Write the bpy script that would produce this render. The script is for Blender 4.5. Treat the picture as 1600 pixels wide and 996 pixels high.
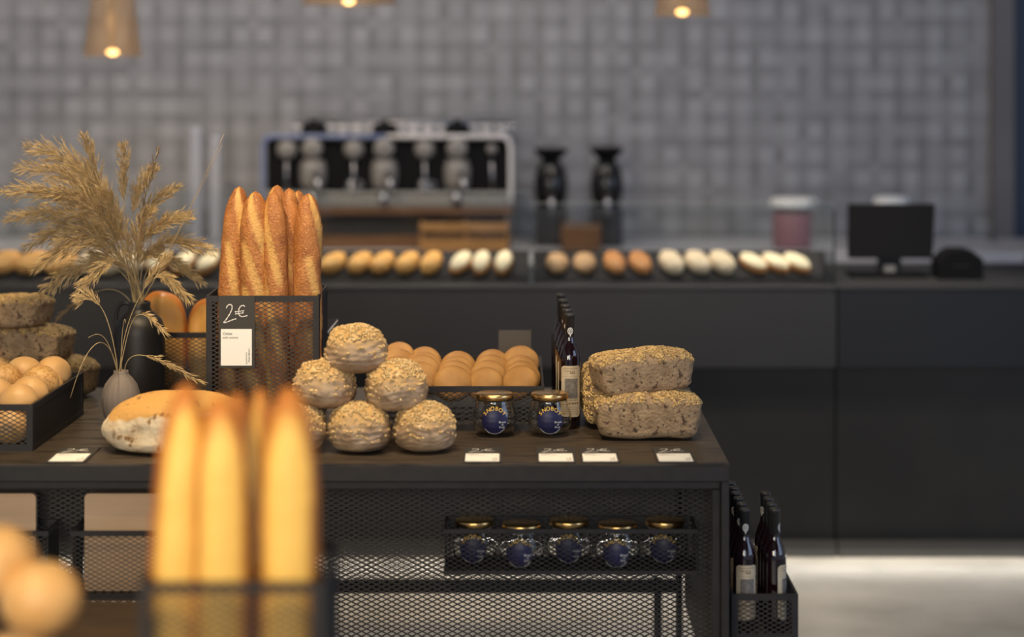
import bpy, bmesh, math, random
from mathutils import Vector, Matrix, Quaternion, noise
PI = math.pi
random.seed(7)
SC = bpy.context.scene
COL = SC.collection
for o in list(bpy.data.objects): bpy.data.objects.remove(o)

# ------------------------------------------------------------------ camera, world, lights
F = 3300.0; HY = 85.0; CAMZ = 1.85
cd = bpy.data.cameras.new('camera'); cam = bpy.data.objects.new('camera', cd); COL.objects.link(cam)
cam.location = (0, 0, CAMZ); cam.rotation_euler = (PI/2, 0, 0)
cd.sensor_width = 36; cd.sensor_fit = 'HORIZONTAL'; cd.lens = F*36/1600
cd.shift_y = -(498-HY)/1600
cd.dof.use_dof = True; cd.dof.focus_distance = 5.60; cd.dof.aperture_fstop = 1.06
cd.clip_start = .05
SC.camera = cam
SC.view_settings.view_transform = 'Standard'; SC.view_settings.look = 'None'
SC.view_settings.gamma = 1; SC.view_settings.exposure = 0; SC.view_settings.use_curve_mapping = False
w = bpy.data.worlds.new('world'); SC.world = w; w.use_nodes = True
w.node_tree.nodes['Background'].inputs[0].default_value = (.80, .85, 1.0, 1)
w.node_tree.nodes['Background'].inputs[1].default_value = .30

def look(o, tgt):
    d = Vector(tgt) - o.location
    o.rotation_euler = d.to_track_quat('-Z', 'Y').to_euler()
def area(name, loc, tgt, sx, sy, e, col):
    l = bpy.data.lights.new(name, 'AREA'); l.shape = 'RECTANGLE'; l.size = sx; l.size_y = sy; l.energy = e; l.color = col
    o = bpy.data.objects.new(name, l); COL.objects.link(o); o.location = loc; look(o, tgt); return o
def spot(name, loc, tgt, ang, e, col, r=.06, blend=.6):
    l = bpy.data.lights.new(name, 'SPOT'); l.spot_size = math.radians(ang); l.energy = e; l.color = col
    l.shadow_soft_size = r; l.spot_blend = blend
    o = bpy.data.objects.new(name, l); COL.objects.link(o); o.location = loc; look(o, tgt); return o
WARM = (1, .76, .46); AMB = (1, .72, .36); COOL = (.72, .84, 1)
spot('track_spot', (-1.25, 4.75, 3.25), (-1.22, 5.8, .9), 56, 175, WARM)
spot('track_spot', (-.45, 4.6, 3.25), (-.40, 5.5, .95), 46, 165, WARM)
spot('track_spot', (.35, 4.75, 3.25), (.35, 5.6, .9), 46, 105, (1, .80, .56))
spot('track_spot', (-.62, 2.0, 3.2), (-.46, 3.5, 1.05), 44, 165, AMB, .1)
spot('track_spot', (-1.1, 2.6, 3.2), (-.85, 3.6, .9), 30, 60, AMB, .1)
spot('counter_spot', (-1.5, 6.7, 3.25), (-1.45, 8.0, 1), 74, 150, WARM, .08)
spot('counter_spot', (.7, 6.7, 3.25), (.6, 8.0, 1), 62, 120, (1, .84, .62), .08)
spot('aisle_fill_spot', (1.35, 7.0, 3.25), (1.35, 7.3, 0), 62, 190, (1, .9, .75), .08)  # added spot, brightens the floor by the right counter
area('window_light', (-.50, -1.5, 2.3), (-.1, 5.5, 1.0), .40, 2.0, 34, (1, .97, .92))
area('window_light', (.50, -1.5, 2.3), (.1, 5.5, 1.0), .40, 2.0, 34, COOL)
area('front_fill_light', (-2.0, -.6, 2.1), (-.9, 5.4, .7), 1.6, 1.4, 110, (1, .86, .66))  # unseen warm fill added to lift the camera-facing sides under the table
area('plinth_strip_light', (0, 7.735, .05), (0, 7.70, 0), 6.4, .012, 6, (1, .93, .80))
spot('aisle_fill_spot', (-.6, 7.0, 3.25), (-.6, 7.2, 0), 75, 150, (1, .9, .75), .08)  # second added spot, lifts the floor seen through the mesh
area('window_light', (4.4, 3.5, 2.0), (0.5, 8.5, 1.4), 3.0, 2.2, 52, (.50, .66, 1))
area('ceiling_light', (-1.3, 7.9, 3.3), (-1.3, 9.9, 1.6), 3.6, .5, 52, (1, .90, .84))
area('ceiling_light', (1.3, 7.9, 3.3), (1.2, 9.9, 1.6), 2.6, .5, 9, (.74, .82, 1))

# ------------------------------------------------------------------ helpers
def at(px, py, D):
    """point seen at (px, py) of the 1600x996 photo at distance D metres from the camera plane"""
    return Vector(((px-800)/F*D, D, CAMZ-(py-HY)/F*D))
def X(px, D): return (px-800)/F*D
TZ = .855                                   # table top height
def dist_on(py, z): return (CAMZ-z)*F/(py-HY)

class MB:
    def __init__(s): s.v = []; s.f = []; s.m = []; s.attr = []
    def add(s, vs, fs, mi=0):
        n = len(s.v); s.v += [tuple(v) for v in vs]; s.f += [tuple(i+n for i in f) for f in fs]; s.m += [mi]*len(fs); return s
    def box(s, x0, x1, y0, y1, z0, z1, mi=0, M=None):
        vs = [(x, y, z) for z in (z0, z1) for y in (y0, y1) for x in (x0, x1)]
        if M: vs = [M @ Vector(v) for v in vs]
        return s.add(vs, [(0,2,3,1),(4,5,7,6),(0,1,5,4),(2,6,7,3),(0,4,6,2),(1,3,7,5)], mi)
    def bar(s, a, b, w, t, nrm, mi=0):
        a = Vector(a); b = Vector(b); d = (b-a).normalized(); n = Vector(nrm).normalized(); u = d.cross(n)
        vs = []
        for p in (a, b):
            for i, j in ((-1,-1),(1,-1),(1,1),(-1,1)): vs.append(p+u*(i*w/2)+n*(j*t/2))
        return s.add(vs, [(0,1,2,3),(7,6,5,4),(0,4,5,1),(1,5,6,2),(2,6,7,3),(3,7,4,0)], mi)
    def tube(s, pts, rad, seg=8, mi=0, cap=True, closed=False):
        pts = [Vector(p) for p in pts]; n = len(pts)
        if not hasattr(rad, '__len__'): rad = [rad]*n
        up = None; rings = []
        for i, p in enumerate(pts):
            if closed: d = (pts[(i+1) % n]-pts[i-1]).normalized()
            else: d = (pts[min(i+1, n-1)]-pts[max(i-1, 0)]).normalized()
            if up is None:
                up = Vector((0,0,1)) if abs(d.z) < .9 else Vector((1,0,0))
            up = (up-d*up.dot(d)).normalized(); sd = d.cross(up)
            rings.append([p+(up*math.cos(2*PI*k/seg)+sd*math.sin(2*PI*k/seg))*rad[i] for k in range(seg)])
        vs = [v for r in rings for v in r]; fs = []
        for i in range(n if closed else n-1):
            j = (i+1) % n
            for k in range(seg):
                l = (k+1) % seg
                fs.append((i*seg+k, i*seg+l, j*seg+l, j*seg+k))
        if cap and not closed:
            fs.append(tuple(range(seg))[::-1]); fs.append(tuple((n-1)*seg+k for k in range(seg)))
        return s.add(vs, fs, mi)
    def lathe(s, prof, seg=32, c=(0,0,0), mi=0, axis='Z', M=None):
        vs = []; fs = []; n = len(prof)
        for r, z in prof:
            for k in range(seg):
                a = 2*PI*k/seg
                v = Vector((r*math.cos(a), r*math.sin(a), z))
                if axis == 'Y': v = Vector((v.x, v.z, v.y))
                if M: v = M @ v
                vs.append(v+Vector(c))
        for i in range(n-1):
            for k in range(seg):
                l = (k+1) % seg
                fs.append((i*seg+k, i*seg+l, (i+1)*seg+l, (i+1)*seg+k))
        if prof[0][0] > 1e-6: fs.append(tuple(range(seg))[::-1])
        if prof[-1][0] > 1e-6: fs.append(tuple((n-1)*seg+k for k in range(seg)))
        return s.add(vs, fs, mi)
    def mesh(s, name, mats, smooth=False, bevel=0, attr=None):
        me = bpy.data.meshes.new(name); me.from_pydata(s.v, [], s.f); 
        if not isinstance(mats, (list, tuple)): mats = [mats]
        for m in mats: me.materials.append(m)
        if len(mats) > 1: me.polygons.foreach_set('material_index', s.m)
        if attr:
            for an, vals in attr.items():
                a = me.attributes.new(an, 'FLOAT', 'POINT'); a.data.foreach_set('value', vals)
        bm = bmesh.new(); bm.from_mesh(me)
        bmesh.ops.remove_doubles(bm, verts=bm.verts, dist=1e-6)
        bmesh.ops.recalc_face_normals(bm, faces=bm.faces)
        bm.to_mesh(me); bm.free()
        if smooth: me.polygons.foreach_set('use_smooth', [True]*len(me.polygons))
        me.update(); return me
    def build(s, name, mats, parent=None, smooth=False, bevel=0, loc=None, attr=None):
        o = bpy.data.objects.new(name, s.mesh(name, mats, smooth, bevel, attr)); COL.objects.link(o)
        if parent: o.parent = parent
        if loc is not None: o.location = loc
        if bevel:
            b = o.modifiers.new('bevel', 'BEVEL'); b.width = bevel; b.segments = 2; b.limit_method = 'ANGLE'
        return o
def tag(o, label=None, cat=None, group=None, kind=None):
    if label: o['label'] = label
    if cat: o['category'] = cat
    if group: o['group'] = group
    if kind: o['kind'] = kind
    return o
def thing(name, label, cat, loc=(0,0,0), rz=0, group=None):
    o = bpy.data.objects.new(name, None); COL.objects.link(o); o.location = loc; o.rotation_euler = (0,0,rz)
    o.empty_display_size = .05
    return tag(o, label, cat, group)
def dup(root, loc=None, rz=None, label=None, group=None, rot=None):
    def rec(o, par):
        c = o.copy(); COL.objects.link(c); c.parent = par
        for ch in [x for x in bpy.data.objects if x.parent == o]: rec(ch, c)
        return c
    c = rec(root, None)
    if loc is not None: c.location = loc
    if rz is not None: c.rotation_euler = (0,0,rz)
    if rot is not None: c.rotation_euler = rot
    if label: c['label'] = label
    if group: c['group'] = group
    return c
def struct(o): o['kind'] = 'structure'; return o

# ------------------------------------------------------------------ materials
def mat(name, col, rough=.5, metal=0, col2=None, nscale=20, ndet=4, lo=.35, hi=.65, stretch=(1,1,1), bump=0, bscale=60, bdet=4,
        spec=.5, coat=0, emit=None, estr=0, trans=0, ior=1.45, attr=None, acol=None, alo=.3, ahi=.7, spots=None, alpha=None, sss=0):
    m = bpy.data.materials.new(name); m.use_nodes = True; nt = m.node_tree; N = nt.nodes; L = nt.links
    p = N['Principled BSDF']; p.inputs['Roughness'].default_value = rough; p.inputs['Metallic'].default_value = metal
    p.inputs['Base Color'].default_value = (*col, 1); p.inputs['Specular IOR Level'].default_value = spec
    p.inputs['Coat Weight'].default_value = coat; p.inputs['Transmission Weight'].default_value = trans; p.inputs['IOR'].default_value = ior
    if emit: p.inputs['Emission Color'].default_value = (*emit, 1); p.inputs['Emission Strength'].default_value = estr
    tc = N.new('ShaderNodeTexCoord'); mp = N.new('ShaderNodeMapping'); L.new(tc.outputs['Object'], mp.inputs[0]); mp.inputs['Scale'].default_value = stretch
    cur = None
    def ramp(src, lo, hi):
        r = N.new('ShaderNodeMapRange'); r.inputs[1].default_value = lo; r.inputs[2].default_value = hi; L.new(src, r.inputs[0]); return r.outputs[0]
    def mix(fac, a, b):
        x = N.new('ShaderNodeMix'); x.data_type = 'RGBA'; L.new(fac, x.inputs[0])
        for i, c in ((6, a), (7, b)):
            if isinstance(c, tuple): x.inputs[i].default_value = (*c, 1)
            else: L.new(c, x.inputs[i])
        return x.outputs[2]
    cur = col
    if col2:
        n = N.new('ShaderNodeTexNoise'); n.inputs['Scale'].default_value = nscale; n.inputs['Detail'].default_value = ndet; L.new(mp.outputs[0], n.inputs[0])
        cur = mix(ramp(n.outputs['Fac'], lo, hi), col, col2)
    if attr:
        a = N.new('ShaderNodeAttribute'); a.attribute_name = attr
        n = N.new('ShaderNodeTexNoise'); n.inputs['Scale'].default_value = 45; n.inputs['Detail'].default_value = 5; L.new(mp.outputs[0], n.inputs[0])
        ad = N.new('ShaderNodeMath'); ad.operation = 'MULTIPLY_ADD'; L.new(n.outputs['Fac'], ad.inputs[0]); ad.inputs[1].default_value = .5; L.new(a.outputs['Fac'], ad.inputs[2])
        sb = N.new('ShaderNodeMath'); sb.operation = 'SUBTRACT'; L.new(ad.outputs[0], sb.inputs[0]); sb.inputs[1].default_value = .25
        cur = mix(ramp(sb.outputs[0], alo, ahi), cur, acol)
    if spots:
        sc_, c_, slo, shi = spots
        n = N.new('ShaderNodeTexNoise'); n.inputs['Scale'].default_value = sc_; n.inputs['Detail'].default_value = 3; L.new(mp.outputs[0], n.inputs[0])
        cur = mix(ramp(n.outputs['Fac'], slo, shi), cur, c_)
    if not isinstance(cur, tuple): L.new(cur, p.inputs['Base Color'])
    if bump:
        n = N.new('ShaderNodeTexNoise'); n.inputs['Scale'].default_value = bscale; n.inputs['Detail'].default_value = bdet; L.new(mp.outputs[0], n.inputs[0])
        b = N.new('ShaderNodeBump'); b.inputs['Strength'].default_value = bump; b.inputs['Distance'].default_value = .004
        L.new(n.outputs['Fac'], b.inputs['Height']); L.new(b.outputs[0], p.inputs['Normal'])
    return m
M = {}
M['black_metal'] = mat('black_metal', (.022, .0205, .0215), .5, 0, col2=(.028, .0255, .0262), nscale=30, bump=.05, bscale=400, spec=.35)
M['mesh_metal'] = mat('mesh_metal', (.036, .033, .032), .45, 0)
M['dark_side'] = mat('dark_side', (.018, .016, .017), .6)
M['table_wood'] = mat('table_wood', (.058, .044, .031), .42, col2=(.012, .009, .008), nscale=7, ndet=6, lo=.52, hi=.64, stretch=(1, 8, 8), bump=.25, bscale=14)
M['counter_up'] = mat('counter_up', (.027, .0265, .028), .5, spec=.35)
M['counter_till'] = mat('counter_till', (.014, .015, .018), .5, spec=.3)
M['counter_low'] = mat('counter_low', (.011, .010, .008), .6, col2=(.008, .007, .006), nscale=6)
M['counter_top'] = mat('counter_top', (.034, .034, .037), .6, spec=.25)
M['plinth'] = mat('plinth', (.05, .048, .045), .5)
M['worktop'] = mat('worktop', (.55, .54, .56), .3, col2=(.50, .49, .51), nscale=5)
M['navy'] = mat('navy', (.030, .042, .080), .6)
M['plaster'] = mat('plaster', (.15, .145, .15), .8, col2=(.135, .13, .135), nscale=3)
M['ceil'] = mat('ceil', (.05, .05, .05), .9)
M['concrete'] = mat('concrete', (.38, .357, .325), .38, col2=(.25, .235, .21), nscale=2.6, ndet=7, lo=.36, hi=.66, bump=.05, bscale=20)
M['chalk'] = mat('chalk', (.75, .73, .70), .9)
M['paper'] = mat('paper', (.93, .92, .87), .8)
M['ink'] = mat('ink', (.03, .03, .03), .8)
M['card'] = mat('card', (.042, .038, .035), .6)
M['card_brown'] = mat('card_brown', (.085, .072, .062), .7)
M['gold'] = mat('gold', (.86, .56, .22), .27, 1)
M['steel'] = mat('steel', (.42, .42, .44), .3, 1)
M['white_metal'] = mat('white_metal', (.62, .60, .60), .35)
M['blue_metal'] = mat('blue_metal', (.16, .20, .34), .35)
M['black_gloss'] = mat('black_gloss', (.012, .012, .013), .18)
M['black_matte'] = mat('black_matte', (.006, .006, .007), .7, spec=.12)
M['grey_plastic'] = mat('grey_plastic', (.20, .19, .18), .4)
M['vase'] = mat('vase', (.19, .16, .142), .7)
M['vase_black'] = mat('vase_black', (.012, .011, .012), .45)
M['bottle'] = mat('bottle', (.009, .003, .005), .05, coat=.6, spec=.7)
M['bottle_brown'] = mat('bottle_brown', (.12, .045, .02), .12, coat=.5)
M['capsule'] = mat('capsule', (.034, .034, .035), .38)
M['crest'] = mat('crest', (.70, .69, .66), .5)
M['wine_label'] = mat('wine_label', (.60, .52, .38), .7, col2=(.50, .42, .29), nscale=60)
M['wine_pic'] = mat('wine_pic', (.13, .12, .115), .7, col2=(.22, .20, .18), nscale=120)
M['wine_ink'] = mat('wine_ink', (.22, .13, .08), .8)
M['navy_label'] = mat('navy_label', (.012, .013, .06), .4)
M['yellow'] = mat('yellow', (.78, .52, .07), .5)
M['white'] = mat('white', (.80, .80, .78), .5)
M['glass'] = mat('glass', (1, 1, 1), .0, trans=1, ior=1.45)
M['pane'] = mat('pane', (.93, .97, .97), .0, trans=1, ior=1.30)
M['pane_edge'] = mat('pane_edge', (.22, .24, .24), .3)
M['board'] = mat('board', (.68, .46, .28), .55, col2=(.60, .40, .24), nscale=5, stretch=(1, 1, 9), lo=.3, hi=.7)
M['bench'] = mat('bench', (.16, .10, .055), .5, col2=(.11, .07, .04), nscale=5, stretch=(1, 8, 8))
M['brown_wood'] = mat('brown_wood', (.17, .085, .038), .45, col2=(.11, .05, .022), nscale=6, stretch=(1, 5, 6))
M['oak'] = mat('oak', (.42, .22, .08), .45, col2=(.30, .15, .05), nscale=8, stretch=(1, 5, 6))
M['pink'] = mat('pink', (.24, .115, .13), .5)
M['cup'] = mat('cup', (.34, .35, .39), .6)  # grey-blue of the columns that imitate window reflections
M['grass'] = mat('grass', (.64, .475, .235), .7, col2=(.46, .32, .145), nscale=40, ndet=2)
M['grass_dark'] = mat('grass_dark', (.26, .175, .085), .8)
M['straw'] = mat('straw', (.50, .38, .20), .7)
# bread
M['baguette'] = mat('baguette', (.46, .190, .055), .46, col2=(.29, .098, .026), nscale=26, ndet=8, lo=.36, hi=.66, bump=.9, bscale=170, attr='score', acol=(.64, .37, .115), alo=.15, ahi=1.0, spots=(190, (.62, .33, .10), .58, .72))
M['baguette_pale'] = mat('baguette_pale', (.56, .21, .038), .5, col2=(.42, .13, .022), nscale=12, ndet=6, bump=.3, bscale=90, attr='score', acol=(.88, .55, .13), alo=.1, ahi=.9)
M['rye'] = mat('rye', (.41, .285, .160), .7, col2=(.28, .185, .10), nscale=30, ndet=7, bump=1.0, bscale=120, spots=(85, (.09, .05, .03), .56, .66))
M['seed'] = mat('seed', (.74, .53, .24), .45, col2=(.50, .32, .12), nscale=60)
M['seed2'] = mat('seed2', (.72, .54, .27), .45, col2=(.50, .33, .14), nscale=90)
M['boule'] = mat('boule', (.47, .345, .225), .33, col2=(.30, .20, .12), nscale=22, ndet=6, bump=.6, bscale=80, attr='top', acol=(.58, .37, .15), alo=.1, ahi=.7, spots=(60, (.20, .10, .04), .66, .75))
M['crusty'] = mat('crusty', (.72, .60, .42), .8, col2=(.56, .42, .26), nscale=30, ndet=7, lo=.48, hi=.68, bump=.9, bscale=70, attr='top', acol=(.60, .33, .095), alo=.4, ahi=.6, spots=(34, (.24, .12, .04), .60, .68))
M['roll'] = mat('roll', (.74, .47, .21), .45, col2=(.66, .37, .13), nscale=12, ndet=3, bump=.12, bscale=60)
M['roll_speckled'] = mat('roll_speckled', (.70, .42, .16), .5, col2=(.52, .27, .08), nscale=130, ndet=2, lo=.45, hi=.6, bump=.3, bscale=200)
M['bun'] = mat('bun', (.42, .225, .070), .65, col2=(.29, .140, .040), nscale=14, ndet=5, bump=.25, bscale=60, spots=(34, (.34, .16, .05), .68, .78))
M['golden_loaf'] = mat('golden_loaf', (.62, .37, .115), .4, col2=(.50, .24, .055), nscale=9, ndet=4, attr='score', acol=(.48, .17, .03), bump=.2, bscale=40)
M['pastry'] = mat('pastry', (.80, .46, .15), .5, col2=(.66, .33, .09), nscale=20)
M['pastry_tan'] = mat('pastry_tan', (.60, .38, .21), .6, col2=(.50, .29, .14), nscale=20)
M['pastry_orange'] = mat('pastry_orange', (.60, .28, .10), .5, col2=(.46, .19, .06), nscale=20)
M['pastry_brown'] = mat('pastry_brown', (.50, .22, .07), .5)
M['cream'] = mat('cream', (.88, .76, .52), .5)
M['cream2'] = mat('cream2', (.72, .58, .40), .6)
# wall tile: random tone per tile, relief shade put into the narrow ones
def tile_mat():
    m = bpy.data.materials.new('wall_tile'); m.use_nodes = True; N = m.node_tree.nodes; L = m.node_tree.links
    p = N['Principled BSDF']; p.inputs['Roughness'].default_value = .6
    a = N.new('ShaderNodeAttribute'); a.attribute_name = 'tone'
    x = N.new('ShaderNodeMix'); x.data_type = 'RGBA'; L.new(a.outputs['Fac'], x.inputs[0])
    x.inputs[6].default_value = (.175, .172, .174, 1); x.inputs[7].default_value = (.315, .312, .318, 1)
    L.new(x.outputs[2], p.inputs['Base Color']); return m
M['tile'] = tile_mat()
def shade_mat():
    m = bpy.data.materials.new('lamp_shade_mesh'); m.use_nodes = True; N = m.node_tree.nodes; L = m.node_tree.links
    p = N['Principled BSDF']; p.inputs['Base Color'].default_value = (.44, .29, .14, 1); p.inputs['Roughness'].default_value = .4; p.inputs['Metallic'].default_value = .3
    t = N.new('ShaderNodeBsdfTransparent'); mx = N.new('ShaderNodeMixShader'); mx.inputs[0].default_value = .24
    L.new(t.outputs[0], mx.inputs[1]); L.new(p.outputs[0], mx.inputs[2]); L.new(mx.outputs[0], N['Material Output'].inputs[0]); return m
M['shade'] = shade_mat()
M['bulb'] = mat('bulb', (1, .7, .3), .4, emit=(1, .50, .16), estr=6)

# ------------------------------------------------------------------ setting
struct(MB().box(-5, 5, -3, 10.2, -.1, 0).build('floor', M['concrete']))
struct(MB().box(-5, 5, -3, 10.2, 3.45, 3.55).build('ceiling', M['ceil']))
WY = 9.90
b = MB(); tone = []
x = -5.0; cols = []
k = 0
while x < X(1535, WY)-.02:
    wd = .070 if k % 2 == 0 else .042
    cols.append((x, x+wd, k % 2)); x += wd; k += 1
xr = x
z = 0; rows = []; k = 0
while z < 3.44:
    wd = .070 if k % 2 == 0 else .042
    rows.append((z, min(z+wd, 3.45), k % 2)); z += wd; k += 1
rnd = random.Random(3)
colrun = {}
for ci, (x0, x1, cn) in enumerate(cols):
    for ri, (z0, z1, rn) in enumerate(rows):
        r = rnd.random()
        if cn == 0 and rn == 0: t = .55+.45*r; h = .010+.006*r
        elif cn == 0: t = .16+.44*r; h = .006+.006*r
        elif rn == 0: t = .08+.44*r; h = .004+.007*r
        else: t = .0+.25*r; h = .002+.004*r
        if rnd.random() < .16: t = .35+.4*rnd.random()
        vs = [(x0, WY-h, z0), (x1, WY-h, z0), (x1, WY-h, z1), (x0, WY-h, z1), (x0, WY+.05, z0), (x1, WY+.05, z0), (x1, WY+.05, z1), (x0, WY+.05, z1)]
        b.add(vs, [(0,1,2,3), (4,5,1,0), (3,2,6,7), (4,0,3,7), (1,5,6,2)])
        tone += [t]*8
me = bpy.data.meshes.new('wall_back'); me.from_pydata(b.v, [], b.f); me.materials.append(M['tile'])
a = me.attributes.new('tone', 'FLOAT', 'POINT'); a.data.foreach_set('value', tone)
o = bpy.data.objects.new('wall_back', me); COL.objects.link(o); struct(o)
struct(MB().box(xr, X(1588, WY-.12), WY-.10, WY+.1, 0, 3.45).build('trim_1', M['plaster'], bevel=.01))
struct(MB().box(X(1588, WY-.12), 5, WY-.02, WY+.1, 0, 3.45).build('wall_right', M['navy']))

# ------------------------------------------------------------------ service counters
def counter(name, x0, x1, label, up):
    r = thing(name, label, 'counter', ((x0+x1)/2, 7.75, 0), 0)
    hw = (x1-x0)/2
    MB().box(-hw, hw, 0, .85, .984, 1.0).build('countertop', M['counter_top'], r, bevel=.004)
    MB().box(-hw+.002, hw-.002, .004, .05, .70, .984).build('fascia_panel', up, r)
    MB().box(-hw+.002, hw-.002, .055, .80, .055, .984).build('lower_panel', M['counter_low'], r)
    MB().box(-hw+.002, hw-.002, .01, .78, 0, .055).build('plinth', M['plinth'], r)
    return r
XS = X(1308, 7.75)
counter('display_counter', -3.6, XS, 'long charcoal service counter carrying the row of pastries behind glass', M['counter_up'])
counter('till_counter', XS+.003, 3.4, 'charcoal counter section on the right carrying the black monitor', M['counter_till'])
r = thing('rear_counter', 'back worktop of pale grey stone against the tiled wall, carrying the coffee machine', 'counter', (-.7, 9.05, 0))
MB().box(-2.9, 2.9, 0, .80, .95, 1.0).build('worktop', M['worktop'], r, bevel=.004)
MB().box(-2.88, 2.88, .03, .78, 0, .95).build('cabinet_body', M['counter_low'], r)
r = thing('side_counter', 'pale grey worktop end behind the till, beside the plain pillar', 'counter', (2.74, 9.05, 0))
MB().box(-.5, .5, 0, .72, .95, 1.0).build('worktop', M['worktop'], r, bevel=.004)
MB().box(-.48, .48, .03, .70, 0, .95).build('cabinet_body', M['counter_low'], r)

def glass_case(x0, x1, top, label):
    r = thing('glass_display_case', label, 'display case', ((x0+x1)/2, 7.80, 1.0)); hw = (x1-x0)/2
    MB().box(-hw, hw, 0, .006, .0005, top-1.0).build('front_pane', M['pane'], r)
    for s in (-1, 1):
        xx = s*(hw-.006) 
        MB().box(min(xx, xx+s*.006), max(xx, xx+s*.006), .0065, .62, .0005, top-1.0-.03).build('end_pane', M['pane'], r)
    MB().box(-hw, hw, -.001, .007, top-1.0, top-1.0+.002).build('top_edge', M['pane_edge'], r)
    return r
glass_case(-3.2, X(829, 7.8), 1.345, 'tall clear glass display case left of the vertical glass joint, over golden pastries')
glass_case(X(831, 7.8), X(1305, 7.8), 1.30, 'lower clear glass display case ending beside the black monitor')

# ------------------------------------------------------------------ expanded metal
def emesh(b, o, u, v, W, H, cw=.0256, ch=.0125, st=.0046, th=.0016):
    """lattice of diagonal strands clipped to the W x H rectangle at o spanned by u and v"""
    o = Vector(o); u = Vector(u); v = Vector(v); n = u.cross(v)
    sl = ch/cw
    for fam in (1, -1):
        # line: y = fam*sl*x + c ; spaced ch apart
        c0 = -sl*W if fam == 1 else 0; c1 = H if fam == 1 else H+sl*W
        c = math.floor(c0/ch)*ch
        while c < c1:
            c += ch
            # clip
            xa, xb = 0.0, W
            # 0<=fam*sl*x+c<=H
            lo = (0-c)/(fam*sl); hi = (H-c)/(fam*sl)
            if lo > hi: lo, hi = hi, lo
            xa = max(xa, lo); xb = min(xb, hi)
            if xb-xa < .002: continue
            pa = o+u*xa+v*(fam*sl*xa+c)+n*(fam*th*.3); pb = o+u*xb+v*(fam*sl*xb+c)+n*(fam*th*.3)
            b.bar(pa, pb, st*.72, th, n)
    return b

# ------------------------------------------------------------------ main table
TD0, TD1 = 5.13, 6.30; TX0, TX1 = -1.95, X(1139.5, 5.13)
t = thing('display_table', 'long black steel display table with a dark stained top and mesh panels', 'table', (0, TD0, 0))
dp = TD1-TD0
MB().box(TX0, TX1, 0, dp, TZ-.006, TZ).build('tabletop', M['table_wood'], t)
MB().box(TX0, TX1, .0, .03, TZ-.044, TZ-.006).box(TX0, TX1, dp-.03, dp, TZ-.044, TZ-.006).box(TX0, TX0+.03, .03, dp-.03, TZ-.044, TZ-.006).box(TX1-.03, TX1, .03, dp-.03, TZ-.044, TZ-.006).build('top_frame', M['black_metal'], t, bevel=.002)
MB().box(TX0+.02, TX1-.021, .012, .032, TZ-.064, TZ-.046).build('front_rail', M['black_metal'], t, bevel=.002)
MB().box(TX0+.04, TX1-.024, dp-.03, dp-.01, .249, .286).build('rear_stretcher', M['black_metal'], t)
for lx, ly in ((TX0, 0), (TX1-.019, 0), (TX0, dp-.025), (TX1-.040, dp-.025)):
    MB().box(lx, lx+.019, ly+.001, ly+.024, 0, TZ-.0445).build('leg', M['black_metal'], t, bevel=.0015)
MB().box(TX1-.040, TX1-.021, .012, .032, .03, TZ-.066).build('panel_frame', M['black_metal'], t, bevel=.002)
b = MB(); emesh(b, (TX0+.02, .215, .02), (1,0,0), (0,0,1), TX1-.022-(TX0+.02), TZ-.07); b.build('front_mesh_panel', M['mesh_metal'], t)
b = MB(); emesh(b, (TX0+.02, dp-.02, .287), (1,0,0), (0,0,1), TX1-.024-(TX0+.02), TZ-.34); b.build('rear_mesh_panel', M['mesh_metal'], t)
MB().box(TX1-.016, TX1-.012, .026, dp-.027, .22, TZ-.046).build('side_panel', M['dark_side'], t)
xi = X(1020, TD1); MB().box(xi, xi+.022, dp-.06, dp-.035, 0, .30).build('inner_post', M['black_metal'], t)

# ------------------------------------------------------------------ crates
def crate(label, loc, W, Dp, H, rz=0, bar=.016, st=.003, posts=True, name='mesh_crate', group=None, solid_side=True, hooks=False, cat='crate', front_only=False):
    r = thing(name, label, cat, loc, rz, group)
    hw = W/2; b = MB(); s = bar
    for z0 in (0, H-s):
        b.box(-hw, hw, 0, .006, z0, z0+s); b.box(-hw, hw, Dp-.006, Dp, z0, z0+s)
        b.box(-hw, -hw+.006, .006, Dp-.006, z0, z0+s); b.box(hw-.006, hw, .006, Dp-.006, z0, z0+s)
    for x0 in (-hw, hw-s):
        for y0 in (0, Dp-.006):
            if posts: b.box(x0, x0+s, y0, y0+.006, s, H-s)
    for x0 in (-hw, hw-.006):
        for y0 in (.006, Dp-.006-s):
            if posts: b.box(x0, x0+.006, y0, y0+s, s, H-s)
    b.build('frame', M['black_metal'], r)
    cw, ch = .0215, .0115
    b = MB(); emesh(b, (-hw+s*.5, .003, s*.5), (1,0,0), (0,0,1), W-s, H-s, cw, ch, st); b.build('front_mesh', M['mesh_metal'], r)
    b = MB(); emesh(b, (-hw+s*.5, Dp-.003, s*.5), (1,0,0), (0,0,1), W-s, H-s, cw, ch, st); b.build('back_mesh', M['mesh_metal'], r)
    for x0 in (-hw+.003, hw-.003):
        if solid_side: MB().box(x0-.001, x0+.001, .007, Dp-.007, .004, H-.004).build('side_panel', M['dark_side'], r)
        else:
            b = MB(); emesh(b, (x0, s*.5, s*.5), (0,1,0), (0,0,1), Dp-s, H-s, cw, ch, st); b.build('side_mesh', M['mesh_metal'], r)
    MB().box(-hw+.006, hw-.006, .006, Dp-.006, 0.001, .005).build('base_plate', M['dark_side'], r)
    if hooks:
        for sx in (-1, 1):
            x0 = sx*(hw-.05)
            MB().box(x0-.006, x0+.006, Dp-.001, hooks, H-.05, H-.042).box(x0-.006, x0+.006, hooks-.003, hooks, H-.09, H-.05).build('hook', M['black_metal'], r)
    return r
DB = 5.68
cr1 = crate('tall black mesh crate holding upright baguettes, with a 2€ card on its front', (X(410, DB), DB, TZ), .303, .27, 1.2-TZ)
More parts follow.
